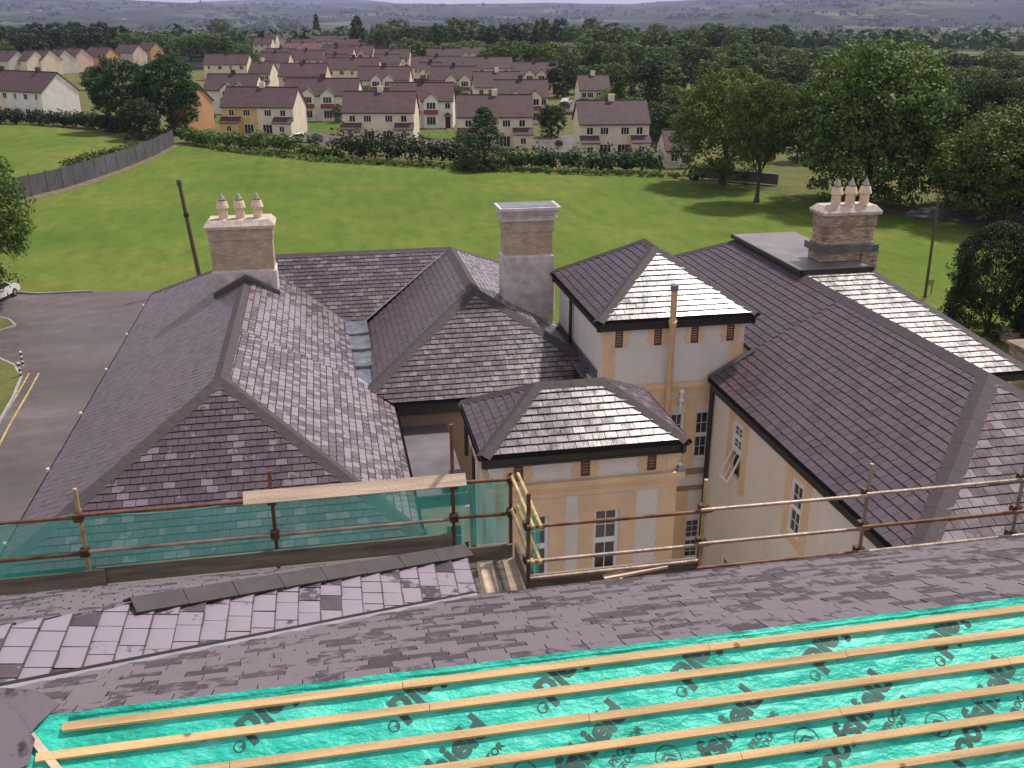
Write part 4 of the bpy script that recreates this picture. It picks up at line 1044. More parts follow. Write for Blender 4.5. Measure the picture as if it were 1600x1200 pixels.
# toe boards and deck
def board(name, a, b, wd, ht, mat, parent=SC, up=Vector((0, 0, 1))):
    mb = MB(); mb.bar(a, b, wd, ht, up); o = mb.build(name, mat, parent)
    return o
board('toe_board', (2.06, YR + .08, -6.34), (4.15, YR + .08, -6.34), .038, .22, 'old_board')
board('toe_board', (-5.5, YL - .1, -6.3), (-2.9, YL - .1, -6.3), .038, .22, 'old_board'); board('toe_board', (-3.0, YL - .06, -6.29), (1.28, YL - .06, -6.29), .038, .22, 'old_board')
board('toe_board', (1.4, YL - .06, -6.52), (2.06, YL - .06, -6.52), .038, .2, 'old_board'); board('toe_board', (2.1, YL - .1, -6.5), (2.1, YR + .1, -6.5), .038, .22, 'old_board')
tube('ledger', (2.02, YR + .02, -6.24), (4.2, YR + .02, -6.24), 'galv_tube')
for k, (m, x) in enumerate((('old_board', 1.47), ('pale_board', 1.65), ('old_board', 1.81), ('pale_board', 1.96))):
    wd = .14 if m == 'old_board' else .2
    board('deck_board', (x - .02, 9.15, -6.62), (x + .04, YL - .1, -6.62), .12 if k in (0, 2) else .165, .04, m)
for k in range(3): board('deck_board', (2.15, 9.42 + k * -.0 + .14 + .24 * k, -6.95), (10.7, 9.56 + .24 * k, -6.95), .22, .04, 'old_board')
for k in range(2): board('deck_board', (-5.5, 10.8 + .24 * k - .45, -6.85), (1.3, 10.35 + .24 * k, -6.85), .22, .04, 'old_board')
# loose things on the scaffold
o = board('plank', (-1.22, YL - .12, -5.4), (1.46, YL - .12, -5.4), .16, .036, 'pale_board', None, Vector((0, -.75, .66)).normalized()); tag(o, 'long pale plank lying along the top rail of the left scaffold', 'plank')
o = board('plank', (2.95, YR - .02, -6.31), (3.75, YR + .02, -6.26), .09, .03, 'pale_board', None); tag(o, 'short yellow timber offcut on the toe board beside the plastic pipe', 'plank')
mb = MB(); a, b = Vector((3.12, 9.3, -6.28)), Vector((3.36, 8.93, -6.2)); mb.tube(a, b, .055, 14, caps=False); mb.tube(b, a, .048, 14, caps=False); mb.tube(a, a + (a - b).normalized() * .03, .06, 14)
tag(mb.build('plastic_pipe', 'cream_plastic'), 'short cream plastic pipe poking over the slate edge', 'pipe')
# debris netting
def net(name, x0, x1, y, z0, z1, label, sag=.08, nx=60, bays=3):
    mb = MB(); nz = 8
    for i in range(nx):
        for j in range(nz):
            def q(i_, j_):
                u = i_ / nx; v = j_ / nz
                top = z1 - sag * abs(math.sin(u * math.pi * bays)) ** .8
                return (x0 + (x1 - x0) * u, y + .03 * math.sin(u * 23) * math.sin(v * 3.1) + .02 * noise.noise(Vector((u * 9, v * 3, 0))), z0 + (top - z0) * v)
            mb.face([q(i, j), q(i + 1, j), q(i + 1, j + 1), q(i, j + 1)])
    return tag(mb.build(name, 'debris_net', fix=False), label, 'netting', 'green nets tied to the scaffold')
n_ = net('debris_net', -5.4, 1.28, YL + .05, -6.38, -5.5, 'long green debris net tied along the left scaffold, sagging at its top edge')
mb = MB(); prev = None
for i in range(61):
    u = i / 60; p = Vector((-5.4 + 6.68 * u, YL + .05, -5.5 - .08 * abs(math.sin(u * math.pi * 3)) ** .8))
    if prev: mb.tube(prev, p, .008, 5)
    prev = p
simple('net_cord', (.03, .45, .36), .5, .1); mb.build('edge_cord', 'net_cord', n_)
net('debris_net', 1.34, 2.03, YL + .05, -6.45, -5.5, 'small square green net in the scaffold corner, windows behind it', 0.01, 12)
mb = MB()
for i in range(8):
    mb.face([(2.19, YL + .04 - 1.1 * i / 8, -6.45), (2.19, YL + .04 - 1.1 * (i + 1) / 8, -6.45), (2.2, YL + .04 - 1.1 * (i + 1) / 8, -5.55), (2.2, YL + .04 - 1.1 * i / 8, -5.55)])
tag(mb.build('debris_net', 'debris_net', fix=False), 'narrow green net on the short return of the scaffold', 'netting', 'green nets tied to the scaffold')

# ------------------------------------------------------------------ fence, poles
FN = empty('metal_fence', gp(150, 275), 'tall grey corrugated metal fence between the two fields on the left', 'fence')
fp = [gp(*p) for p in ((-60, 338), (0, 318), (50, 305), (100, 293), (150, 277), (200, 259), (240, 243), (272, 226))]
for a, b in zip(fp[:-1], fp[1:]):
    L_ = (b - a).length; N = max(1, round(L_ / 3.1))
    for k in range(N):
        p, q = a + (b - a) * k / N, a + (b - a) * (k + 1) / N; d = (q - p).normalized(); n_ = Vector((d.y, -d.x, 0)); mb = MB(); M = 16
        zt0 = 2.35 + rnd.uniform(-.06, .06)
        for i in range(M):
            u0, u1 = p + (q - p) * i / M, p + (q - p) * (i + 1) / M; o0, o1 = n_ * (.05 * (i % 2)), n_ * (.05 * ((i + 1) % 2))
            mb.prism([u0 + o0, u1 + o1, u1 + o1 + n_ * .012, u0 + o0 + n_ * .012], (0, 0, zt0), rnd.random())
        mb.build('panel', 'fence_metal', FN)
        mb = MB(); mb.box((p.x - .07, p.y - .07, GZ), (p.x + .07, p.y + .07, GZ + 2.55)); mb.build('post', 'fence_metal', FN)
sheet('worn_strip', 'brown_earth', [tuple(p)[:2] for p in [gp(*q) for q in ((-60, 346), (0, 326), (50, 312), (100, 300), (150, 284), (200, 265), (240, 248), (280, 228), (272, 226), (240, 242), (200, 258), (150, 276), (100, 292), (50, 304), (0, 317), (-60, 337))]], GZ - .07)
def pole(name, base, top, r, mat, label, cat='pole'):
    e = empty(name, base, label, cat); mb = MB(); mb.tube(base, top, r, 10, r * .75); mb.build('shaft', mat, e); return e
b0 = gp(316, 452); tp = ray(279, 282); tp = tp * (b0.length * .997 / tp.length * (gp(316, 452).xy.length / (b0.length)) / (tp.xy.length / tp.length))
pl_ = pole('telegraph_pole', b0, tp, .17, 'pole_wood', 'leaning dark wooden pole standing in the field behind the left chimney', 'pole')
mb = MB(); m_ = b0.lerp(tp, .68); mb.tube(m_, m_ + (tp - b0).normalized() * .25, .2, 8); mb.build('band', 'black_pipe', pl_)
mb = MB(); mb.tube(tp - (tp - b0).normalized() * .35, tp + (tp - b0).normalized() * .05, .21, 8, .15); mb.build('cap', 'pole_wood', pl_)
b1 = gp(1445, 465); t1 = ray(1467, 305); t1 = t1 * (b1.xy.length / t1.xy.length)
p2_ = pole('telegraph_pole', b1, t1, .11, 'pole_wood', 'slim dark pole standing on the grass left of the rounded conifer bush', 'pole')
mb = MB(); mb.box((t1.x - .3, t1.y - .05, t1.z - .3), (t1.x + .3, t1.y + .05, t1.z - .2)); mb.build('crossarm', 'pole_wood', p2_)
g_ = gp(1451, 460); sg = empty('sign_board', g_, 'small pale board on two short legs beside the slim right pole', 'sign')
mb = MB(); mb.box((g_.x - .3, g_.y, g_.z + .7), (g_.x + .3, g_.y + .04, g_.z + 1.15)); mb.build('panel', 'galv_tube', sg)
for dx in (-.22, .22): mb = MB(); mb.box((g_.x + dx - .03, g_.y + .045, g_.z), (g_.x + dx + .03, g_.y + .09, g_.z + 1.1)); mb.build('leg', 'pole_wood', sg)

# right hand road and path, low wall
sheet('road', 'asphalt', gxy((1405, 332), (1440, 324), (1500, 318), (1600, 322), (1760, 330), (1760, 372), (1600, 352), (1530, 352), (1470, 342), (1420, 340)), GZ - .06)
sheet('road', 'asphalt', gxy((1490, 300), (1760, 285), (1760, 318), (1520, 312)), GZ - .064)
lw = empty('low_wall', gp(1590, 530), 'low stone garden wall on the lawn at the right edge, behind the brick stack', 'wall')
mb = MB(); a, b = gp(1562, 532), gp(1720, 540); mb.bar(a + Vector((0, 0, .4)), b + Vector((0, 0, .4)), .35, .8); mb.build('stonework', 'mottled_brick', lw)
mb = MB(); mb.bar(a + Vector((0, 0, .84)), b + Vector((0, 0, .84)), .45, .09); mb.build('coping', 'cement', lw)

# ------------------------------------------------------------------ houses
def copy_part(*a): pass
def house(px0, px1, yb, label, style='back', wallm='wall_cream', ridge_y=None, rz=0.0, depth=7.5, roofm='roof_tile', group=None, dd=0.0, wall2=None, cat='house', wh=4.9, small=False, chim=True, z=None):
    """px0..px1 / yb: front corners on the photo's ground line; real size follows from the ground point"""
    z = z if z is not None else GZ - .1
    a, b = gp(px0, yb, z), gp(px1, yb, z); c = (a + b) / 2; ang = -TH - R(rz * (.6 if abs(rz) < 13 else 1))
    wd = (b - a).length
    ax_ = Vector((math.cos(ang), math.sin(ang), 0)); ay = Vector((-math.sin(ang), math.cos(ang), 0))
    h = empty('house', c, label, cat, group)
    def T(x, y, zz): return c + ax_ * x + ay * y + Vector((0, 0, zz))
    X0, X1 = -wd / 2, wd / 2; rh = wh + depth * .5 * .78
    def boxl(mb, x0, x1, y0, y1, z0, z1, t=.5):
        mb.hexa([T(x0, y0, z0), T(x1, y0, z0), T(x1, y1, z0), T(x0, y1, z0), T(x0, y0, z1), T(x1, y0, z1), T(x1, y1, z1), T(x0, y1, z1)], t)
    def wallpart(x0, x1, mm):
        mb = MB(); mb.prism([T(x0, 0, -.3), T(x0, depth, -.3), T(x0, depth, wh), T(x0, depth / 2, rh - .05), T(x0, 0, wh)], ax_ * (x1 - x0)); return mb.build('wall', mm, h)
    if wall2: xm = X0 + wd * .5; wallpart(X0, xm, wall2); wallpart(xm, X1, wallm)
    else: wallpart(X0, X1, wallm)
    mb = MB(); o_ = .28; th = .16
    for sgn in (0, 1):
        e_y, e_z = (-o_, wh - o_ * .78) if sgn == 0 else (depth + o_, wh - o_ * .78)
        A = [T(X0 - .15, e_y, e_z), T(X1 + .15, e_y, e_z), T(X1 + .15, depth / 2, rh), T(X0 - .15, depth / 2, rh)]
        mb.prism(A, Vector((0, 0, th)), rnd.random())
    rf = mb.build('roof', roofm, h)
    mb = MB(); mb.bar(T(X0 - .1, depth / 2, rh + th), T(X1 + .1, depth / 2, rh + th), .25, .1); mb.build('ridge_tiles', roofm, rf)
    if chim:
        for cx_ in ((0,) if wd < 16 else (-wd * .25, wd * .25)):
            mb = MB(); boxl(mb, cx_ - .45, cx_ + .45, depth / 2 - .3, depth / 2 + .3, rh - .3, rh + .95); ch = mb.build('chimney', roofm if style != 'back' else wallm, rf)
            mb = MB()
            mb.tube(T(cx_ - .2, depth / 2, rh + .9), T(cx_ - .2, depth / 2, rh + 1.25), .11, 8); mb.tube(T(cx_ + .2, depth / 2, rh + .9), T(cx_ + .2, depth / 2, rh + 1.25), .11, 8)
    def win(xc_, zc, ww, hh, y=0.0, door=False, mat_='far_white', nb=1):
        mb = MB(); e = .07
        boxl(mb, xc_ - ww / 2, xc_ + ww / 2, y - .05, y + .0, zc - hh / 2, zc - hh / 2 + e); boxl(mb, xc_ - ww / 2, xc_ + ww / 2, y - .05, y, zc + hh / 2 - e, zc + hh / 2)
        for k in range(nb + 2): xx = xc_ - ww / 2 + (ww - e) * k / (nb + 1); boxl(mb, xx, xx + e, y - .05, y, zc - hh / 2 + e, zc + hh / 2 - e)
        boxl(mb, xc_ - ww / 2 - .06, xc_ + ww / 2 + .06, y - .12, y, zc - hh / 2 - .08, zc - hh / 2)
        o = mb.build('door' if door else 'window', 'far_white' if not door else 'red_band', h)
        mb = MB(); boxl(mb, xc_ - ww / 2 + .02, xc_ + ww / 2 - .02, y - .02, y - .004, zc - hh / 2 + .02, zc + hh / 2 - .02); mb.build('pane', 'dark_pane', o)
    if style == 'back':
        for s_ in (-1, 1):
            win(s_ * wd * .36, wh - 1.05, 1.0, 1.1); win(s_ * wd * .15, wh - 1.05, 1.25, 1.1, nb=2)
            win(s_ * wd * .13, 1.1, 1.7, 1.7, nb=2)
            x0_, x1_ = sorted((s_ * wd * .5, s_ * wd * .24)); mb = MB(); boxl(mb, x0_, x1_, -1.5, -.001, -.3, 2.35)
            mb.build('extension', wall2 if (wall2 and s_ < 0) else wallm, h)
            mb = MB(); mb.prism([T(x0_ - .1, -1.75, 2.2), T(x1_ + .1, -1.75, 2.2), T(x1_ + .1, -.06, 3.1), T(x0_ - .1, -.06, 3.1)], Vector((0, 0, .12))); mb.build('lean_to_roof', roofm, h)
            win((x0_ + x1_) / 2, 1.3, .9, 1.0, -1.5)
    elif style == 'front':
        gl = (-wd * .33, -wd * .09, wd * .09 if False else wd * .14) if wd > 15 else (-wd * .3, wd * .02)
        if isinstance(small, tuple): gl = [wd * q for q in small]
        for gx in gl:
            w2 = 1.35; zt_ = wh + .55; mb = MB()
            mb.prism([T(gx - w2, -.5, 0), T(gx - w2, -.5, zt_ - .4), T(gx, -.5, zt_ + .75), T(gx + w2, -.5, zt_ - .4), T(gx + w2, -.5, 0)], ay * 3.0); mb.build('gabled_bay', wallm, h)
            for s_ in (-1, 1):
                mb = MB(); mb.prism([T(gx, -.72, zt_ + .78), T(gx + s_ * (w2 + .2), -.72, zt_ - .56), T(gx + s_ * (w2 + .2), 2.3, zt_ - .56), T(gx, 2.3, zt_ + .78)], Vector((0, 0, .12))); mb.build('gablet_roof', roofm, h)
            win(gx, wh - .85, 1.7, 1.25, -.5, nb=2); win(gx, 1.35, 1.7, 1.5, -.5, nb=2)
            mb = MB(); mb.prism([T(gx - w2, -1.0, 2.55), T(gx + w2, -1.0, 2.55), T(gx + w2, -.52, 3.2), T(gx - w2, -.52, 3.2)], Vector((0, 0, .1))); mb.build('tile_hood', 'red_band', h)
        win(wd * .42, wh - .9, 1.0, 1.1); win(wd * .42, 1.05, .95, 2.1, door=True)
        mb = MB(); mb.prism([T(wd * .42 - .8, -.7, 2.3), T(wd * .42, -.7, 2.85), T(wd * .42 + .8, -.7, 2.3)], ay * .7); mb.build('door_canopy', roofm, h)
    elif style == 'plain':
        n = max(2, int(wd / 3.0))
        for k in range(n):
            x_ = X0 + wd * (k + .5) / n; win(x_, wh - 1.0, 1.2 if k % 2 else .8, 1.15, nb=1); 
            win(x_, 1.15, 1.5, 1.3, nb=1)
    elif style == 'gable':           # little gable roofed house seen end-on
        win(-wd * .2, wh - 1.0, 1.0, 1.1); win(wd * .25, 1.2, 1.2, 1.2)
    # gable end windows, a white barge board on both gables
    for s_, X_ in ((-1, X0), (1, X1)):
        mb = MB()
        for (y0_, z0_, y1_, z1_) in ((-.3, wh - .24, depth / 2, rh), (depth + .3, wh - .24, depth / 2, rh)):
            xx = X_ + s_ * .16
            mb.hexa([T(xx, y0_, z0_ - .05), T(xx + s_ * .04, y0_, z0_ - .05), T(xx + s_ * .04, y1_, z1_ - .05), T(xx, y1_, z1_ - .05), T(xx, y0_, z0_ + .17), T(xx + s_ * .04, y0_, z0_ + .17), T(xx + s_ * .04, y1_, z1_ + .17), T(xx, y1_, z1_ + .17)])
        mb.build('barge_board', roofm, h)
    return h
GE = 'houses of the estate beyond the field'
house(-70, 97, 182, 'long white and buff terrace at the left edge with a plain white gable end', 'plain', 'wall_white', rz=27, depth=9, group=GE, wall2='wall_cream', wh=5.2)
house(262, 297, 205, 'orange gable ended house just right of the two dark conifers', 'gable', 'wall_orange', rz=20, depth=8, group=GE, chim=False)
house(348, 462, 212, 'yellow and cream semi with lean-to roofs, leftmost by the field hedge', 'back', 'wall_cream', rz=10, group=GE, wall2='wall_yellow')
house(537, 648, 223, 'cream semi with twin lean-tos, behind the middle of the hedge', 'back', 'wall_cream', rz=2, group=GE)
house(716, 832, 232, 'cream semi half hidden by the dark conifer in the hedge', 'back', 'wall_cream', rz=-4, group=GE)
house(905, 1013, 246, 'cream semi with a dark bush in front, rightmost by the hedge', 'back', 'wall_cream', rz=-8, group=GE)
house(905, 952, 178, 'small detached cream house standing alone at the edge of the wood', 'back', 'wall_cream', rz=-8, group=GE, depth=7)
house(1040, 1082, 262, 'low garage with a brown tiled roof beside the rightmost semi', 'gable', 'wall_cream', rz=-8, depth=6, wh=2.4, chim=False, cat='garage', group=GE)
house(446, 560, 189, 'pair of houses with two gablets above red hoods, behind the yellow semi', 'front', 'wall_white', rz=3, small=(-.17, .1), group=GE)
house(610, 708, 200, 'gabletted house with a dark porch canopy, behind the middle semi', 'front', 'wall_white', rz=0, small=(-.04 - .08, .16), group=GE)
house(322, 402, 178, 'white gabletted house behind the yellow semi, under a broad roof', 'front', 'wall_white', rz=4, small=(-.05, .17), group=GE)
house(772, 856, 193, 'gabletted house right of the dark conifer, behind the half hidden semi', 'front', 'wall_cream', rz=-3, small=(-.1, .25), group=GE)
house(742, 815, 172, 'house with a bright cream gable end facing left, above the conifer', 'back', 'wall_cream', rz=-10, group=GE)
house(672, 745, 158, 'pair of gablets over red hoods left of the cream gable end', 'front', 'wall_cream', rz=0, small=(-.05, .25), group=GE)
house(560, 640, 158, 'gabletted house with a small tree in front, above the middle semi', 'front', 'wall_cream', rz=2, small=(-.14, .1), group=GE)
house(390, 424, 145, 'short house with a cream gable facing right, behind the yellow semi', 'back', 'wall_cream', rz=10, group=GE)
house(802, 872, 147, 'wide roofed house with two cream gablets at the edge of the wood', 'front', 'wall_cream', rz=-4, small=(-.14, .12), group=GE)
house(437, 510, 150, 'brown roofed house behind the paired gablets on the left', 'plain', 'wall_pink', rz=4, group=GE, roofm='roof_tile')
house(511, 592, 136, 'long brown roof in the middle of the estate behind the gablets', 'plain', 'wall_cream', rz=3, group=GE)
house(643, 722, 132, 'long brown roof left of the brick red porch roof', 'plain', 'wall_cream', rz=-2, group=GE)
house(725, 800, 134, 'brown roofed house with a white chimney at the right of the estate', 'plain', 'wall_cream', rz=-4, group=GE)
# rear rows
rows = [(585, 640, 113, 'front', 3), (668, 722, 112, 'plain', -4), (610, 664, 100, 'front', 2), (720, 757, 108, 'front', -2), (545, 583, 104, 'front', 4), (500, 552, 108, 'plain', 4),
        (450, 505, 116, 'plain', 5), (405, 452, 122, 'plain', 6), (444, 500, 97, 'front', 5), (690, 755, 97, 'plain', -3), (320, 388, 126, 'plain', 5)]
lab = ['gabletted house in the rear rows above the middle of the estate', 'big brown roof with a cream gable, rear right of the estate', 'cream house with paired bays, rearmost of the middle rows', 'bay fronted house at the right end of the rear row',
       'bay fronted house left of centre in the rear row', 'brown roof between the rear bays and the left row', 'low brown roof near the left of the rear rows', 'brown roof beside the round green tree, rear left',
       'red tinged roof in the rear left row', 'pinkish roofed house against the tall dark trees', 'broad brown roof just right of the dark conifers']
extra = [(415, 462, 107), (505, 545, 97), (555, 600, 92), (600, 648, 89), (655, 700, 89), (585, 625, 122), (655, 690, 142), (505, 540, 122), (455, 490, 84), (520, 560, 84)]
for i_, (a, b, y) in enumerate(extra): house(a, b, y, 'one of the small brown roofed houses packed into the rear of the estate', 'plain' if i_ % 3 else 'front', ('wall_cream', 'wall_white', 'wall_pink')[i_ % 3], rz=rnd.uniform(-9, 9), group='small houses packed into the rear of the estate', wh=4.5, depth=7)
for (a, b, y, st, rz), l in zip(rows, lab): house(a, b, y, l, st, rnd.choice(['wall_cream', 'wall_pink', 'wall_cream']), rz=rz, group=GE, roofm='roof_tile_red' if 'red tinged' in l else 'roof_tile')
top = [(384, 432, 74, 6, 'wall_cream'), (432, 452, 73, -30, 'wall_cream'), (488, 545, 79, -12, 'wall_cream'), (455, 485, 66, 4, 'wall_cream'), (396, 425, 84, 8, 'wall_cream')]
for (a, b, y, rz, m), l in zip(top, ['house with two small bays on the rise at the top left of the estate', 'narrow house whose pale gable faces the viewer, top of the estate', 'long low house left of the tall single tree, top of the estate',
        'small house with a pointed white gable, top of the estate', 'hipped looking house at the top left edge of the estate']): house(a, b, y, l, 'front' if rz == 6 else 'plain', m, rz=rz, group=GE)
lr = [(-14, 24, 118, 'wall_grey'), (24, 50, 118, 'wall_cream'), (48, 72, 117, 'wall_cream'), (70, 96, 115, 'wall_grey'), (92, 124, 112, 'wall_pink'), (128, 170, 110, 'wall_orange'), (176, 214, 102, 'wall_pink'), (214, 240, 96, 'wall_orange')]
for i, ((a, b, y, m), l) in enumerate(zip(lr, ['first of the stepped gabled houses at the far left edge', 'second gabled house of the stepped row on the left', 'third house of the stepped row on the left, cream', 'fourth house of the stepped row on the left, grey',
        'pink walled house in the stepped row behind the white terrace', 'orange walled house in the stepped row, left of the dark conifer', 'pink house above the dark conifer', 'orange ended house at the right end of the stepped row'])):
    house(a, b, y, l, 'gable', m, rz=32 if i < 5 else 24, depth=8, group=GE, chim=True)
house(858, 906, 96, 'white hipped house alone among the trees right of the estate', 'plain', 'wall_white', rz=-12, group=GE)
# estate roads, gardens
for nm, mt, pts in (('estate_road', 'asphalt', ((470, 205), (540, 207), (545, 226), (480, 224))), ('estate_road', 'asphalt', ((648, 216), (718, 218), (716, 236), (652, 233))), ('estate_road', 'asphalt', ((834, 215), (898, 208), (895, 243), (838, 240))),
                    ('estate_road', 'asphalt', ((1015, 212), (1060, 205), (1090, 226), (1018, 232))), ('estate_road', 'asphalt', ((620, 158), (720, 158), (715, 166), (625, 166))), ('estate_road', 'asphalt', ((870, 160), (905, 160), (905, 172), (872, 172))),
                    ('lawn', 'lawn', ((490, 190), (536, 190), (536, 205), (480, 204))), ('lawn', 'lawn', ((650, 204), (716, 206), (718, 217), (650, 215))), ('lawn', 'lawn', ((320, 181), (348, 181), (347, 190), (320, 190))), ('lawn', 'lawn', ((720, 160), (770, 160), (768, 172), (716, 170)))):
    sheet(nm, mt, gxy(*pts), GZ - .1 + (.02 if nm == 'lawn' else .0))
def car(p, rz, col, label):
    simple('car_paint_' + col[0], col[1], .25, .05)
    e = empty('parked_car', p, label, 'car', None)
    ax_ = Vector((math.cos(rz), math.sin(rz), 0)); ay = Vector((-math.sin(rz), math.cos(rz), 0))
    T = lambda x, y, z: p + ax_ * x + ay * y + Vector((0, 0, z))
    prof = [(-2.1, .35), (-2.15, .75), (-1.9, .95), (-1.5, 1.0), (-1.0, 1.42), (.35, 1.45), (1.05, 1.0), (1.9, .85), (2.1, .65), (2.1, .35)]
    mb = MB(); mb.prism([T(x, -.85, z) for x, z in prof], ay * 1.7); mb.build('body', 'car_paint_' + col[0], e)
    mb = MB(); gl = [(-1.38, 1.02), (-.98, 1.36), (.32, 1.38), (.9, 1.02)]
    mb.prism([T(x, -.865, z) for x, z in gl], ay * 1.73)
    mb.hexa([T(.44, -.7, 1.38), T(1.04, -.7, 1.03), T(1.04, .7, 1.03), T(.44, .7, 1.38), T(.46, -.7, 1.42), T(1.08, -.7, 1.05), T(1.08, .7, 1.05), T(.46, .7, 1.42)]); mb.build('windows', 'car_glass', e)
    for x in (-1.3, 1.3):
        for y in (-.87, .67):
            mb = MB(); mb.tube(T(x, y, .32), T(x, y + .2, .32), .32, 14); w_ = mb.build('wheel', 'tyre', e)
            mb = MB(); mb.tube(T(x, y - .01, .32), T(x, y + .21, .32), .18, 10); mb.build('rim', 'galv_tube', w_)
    return e
car(gp(-8, 470), R(75), ('white', (.75, .75, .75)), 'white car at the left edge of the tarmac yard, only its tail in view')
car(gp(471, 222, GZ - .1), R(-5), ('white', (.75, .75, .75)), 'white car parked between the yellow semi and the middle semi')
car(gp(604, 160, GZ - .1), R(0), ('blue', (.3, .4, .6)), 'pale blue car parked in front of the gabletted house, middle of the estate')
car(gp(885, 163, GZ - .1), R(60), ('silver', (.6, .6, .62)), 'silver car parked left of the small detached house')

# ------------------------------------------------------------------ trees
def leaf_mesh(mb, c, rad, n, leaf, rr, tone, flat=.8):
    for _ in range(n):
        d = Vector((rr.gauss(0, 1), rr.gauss(0, 1), rr.gauss(0, 1))); d.normalize()
        q_ = rr.random() ** .33
        p = Vector((c[0] + d.x * rad * q_, c[1] + d.y * rad * q_, c[2] + d.z * rad * flat * q_))
        nn = (d + Vector((rr.uniform(-.7, .7), rr.uniform(-.7, .7), rr.uniform(-.2, .9)))).normalized()
        a = nn.orthogonal().normalized(); a = Matrix.Rotation(rr.uniform(0, 6.28), 3, nn) @ a; b = nn.cross(a)
        s = leaf * rr.uniform(.6, 1.25)
        mb.face([p - a * s, p - b * s * .6, p + a * s, p + b * s * .6], max(0, min(1, tone + rr.uniform(-.12, .12))))
def tree_proto(kind, n_clump, per, leaf, seed, mat, H=10.0, W=9.0, trunk_h=.22, full=True):
    """tree of height H, crown width W, origin at its foot; returns (trunk mesh, crown mesh)"""
    rr = random.Random(seed); mb = MB(); tb = MB()
    r0 = .022 * H + .06
    prev = Vector((0, 0, 0)); pr = r0
    for k in range(1, 6):
        q_ = Vector((rr.uniform(-.03, .03) * H * k / 5, rr.uniform(-.03, .03) * H * k / 5, H * .62 * k / 5)); r1 = r0 * (1 - .15 * k)
        tb.tube(prev, q_, pr, 8, r1, False); prev = q_; pr = r1
    tb.tube((0, 0, -.2), (0, 0, .5), r0 * 1.7, 8, r0 * 1.0, False)
    z0 = trunk_h * H; cz = (z0 + H) / 2; hz = (H - z0) / 2
    lobes = []
    sdv = Vector((seed * 3.7, seed * 1.3, 0))
    def rfun(d): return 1 + .30 * noise.noise(d * 1.5 + sdv) + .14 * noise.noise(d * 3.7 + sdv)
    for k in range(9):
        a = 6.283 * k / 9 * 2.4; c = Vector((math.cos(a) * W * .28, math.sin(a) * W * .28, cz + hz * rr.uniform(-.5, .5)))
        tb.tube(Vector((0, 0, max(z0 * .6, c.z - W * .35))), c, r0 * .4, 5, r0 * .1, False)
    for i in range(n_clump):
        if kind == 'round':
            d = Vector((rr.gauss(0, 1), rr.gauss(0, 1), rr.gauss(.12, 1))).normalized(); q_ = rfun(d) * (rr.uniform(.82, 1.0) if rr.random() < .75 else rr.uniform(.35, .85))
            zz = d.z * (.85 if d.z > 0 else .95)
            if d.z < 0 and full: q_ *= min(1.5, max(.25, math.hypot(d.x, d.y)) ** -.5); zz *= .8
            p = Vector((d.x * W * .46 * q_, d.y * W * .46 * q_, cz + zz * hz * q_))
            if p.z > H: p.z = H - rr.random() * .3
            cr_ = W * rr.uniform(.05, .09) * (1.3 if n_clump < 200 else 1)
        elif kind == 'cone':
            t_ = rr.random() ** 1.3; z = z0 * .5 + (H - z0 * .5) * t_; a = rr.uniform(0, 6.283)
            rm = W / 2 * (1 - t_) ** .6 * (1 + .35 * noise.noise(Vector((math.cos(a) * 1.5, math.sin(a) * 1.5, z * .7)) + sdv)) + .15
            q_ = rr.uniform(.55, 1.0); p = Vector((math.cos(a) * rm * q_, math.sin(a) * rm * q_, z)); cr_ = W * rr.uniform(.08, .14) * (1.1 - .5 * t_)
        elif kind == 'column':
            t_ = rr.random() ** .9; z = .02 * H + .97 * H * t_; a = rr.uniform(0, 6.283)
            rm = W / 2 * math.sqrt(max(0, 1 - ((t_ - .38) / .63) ** 2)) * (1 + .5 * noise.noise(Vector((math.cos(a) * 2.1, math.sin(a) * 2.1, z * .45)) + sdv))
            q_ = rr.uniform(.8, 1.0); p = Vector((math.cos(a) * rm * q_, math.sin(a) * rm * q_, z)); cr_ = W * rr.uniform(.045, .07)
        tone = min(1, max(0, rr.gauss(.45, .2)))
        leaf_mesh(mb, p, cr_, per, leaf, rr, tone, .6)
    hid = empty
    def mk(m, nm, mt, sm=False):
        me = bpy.data.meshes.new(nm); me.from_pydata([tuple(v) for v in m.v], [], m.f); me.materials.append(MATS[mt])
        a = me.attributes.new('tone', 'FLOAT', 'FACE'); a.data.foreach_set('value', m.t); me.update(); return me
    return mk(tb, 'trunk', 'bark'), mk(mb, 'crown', mat)
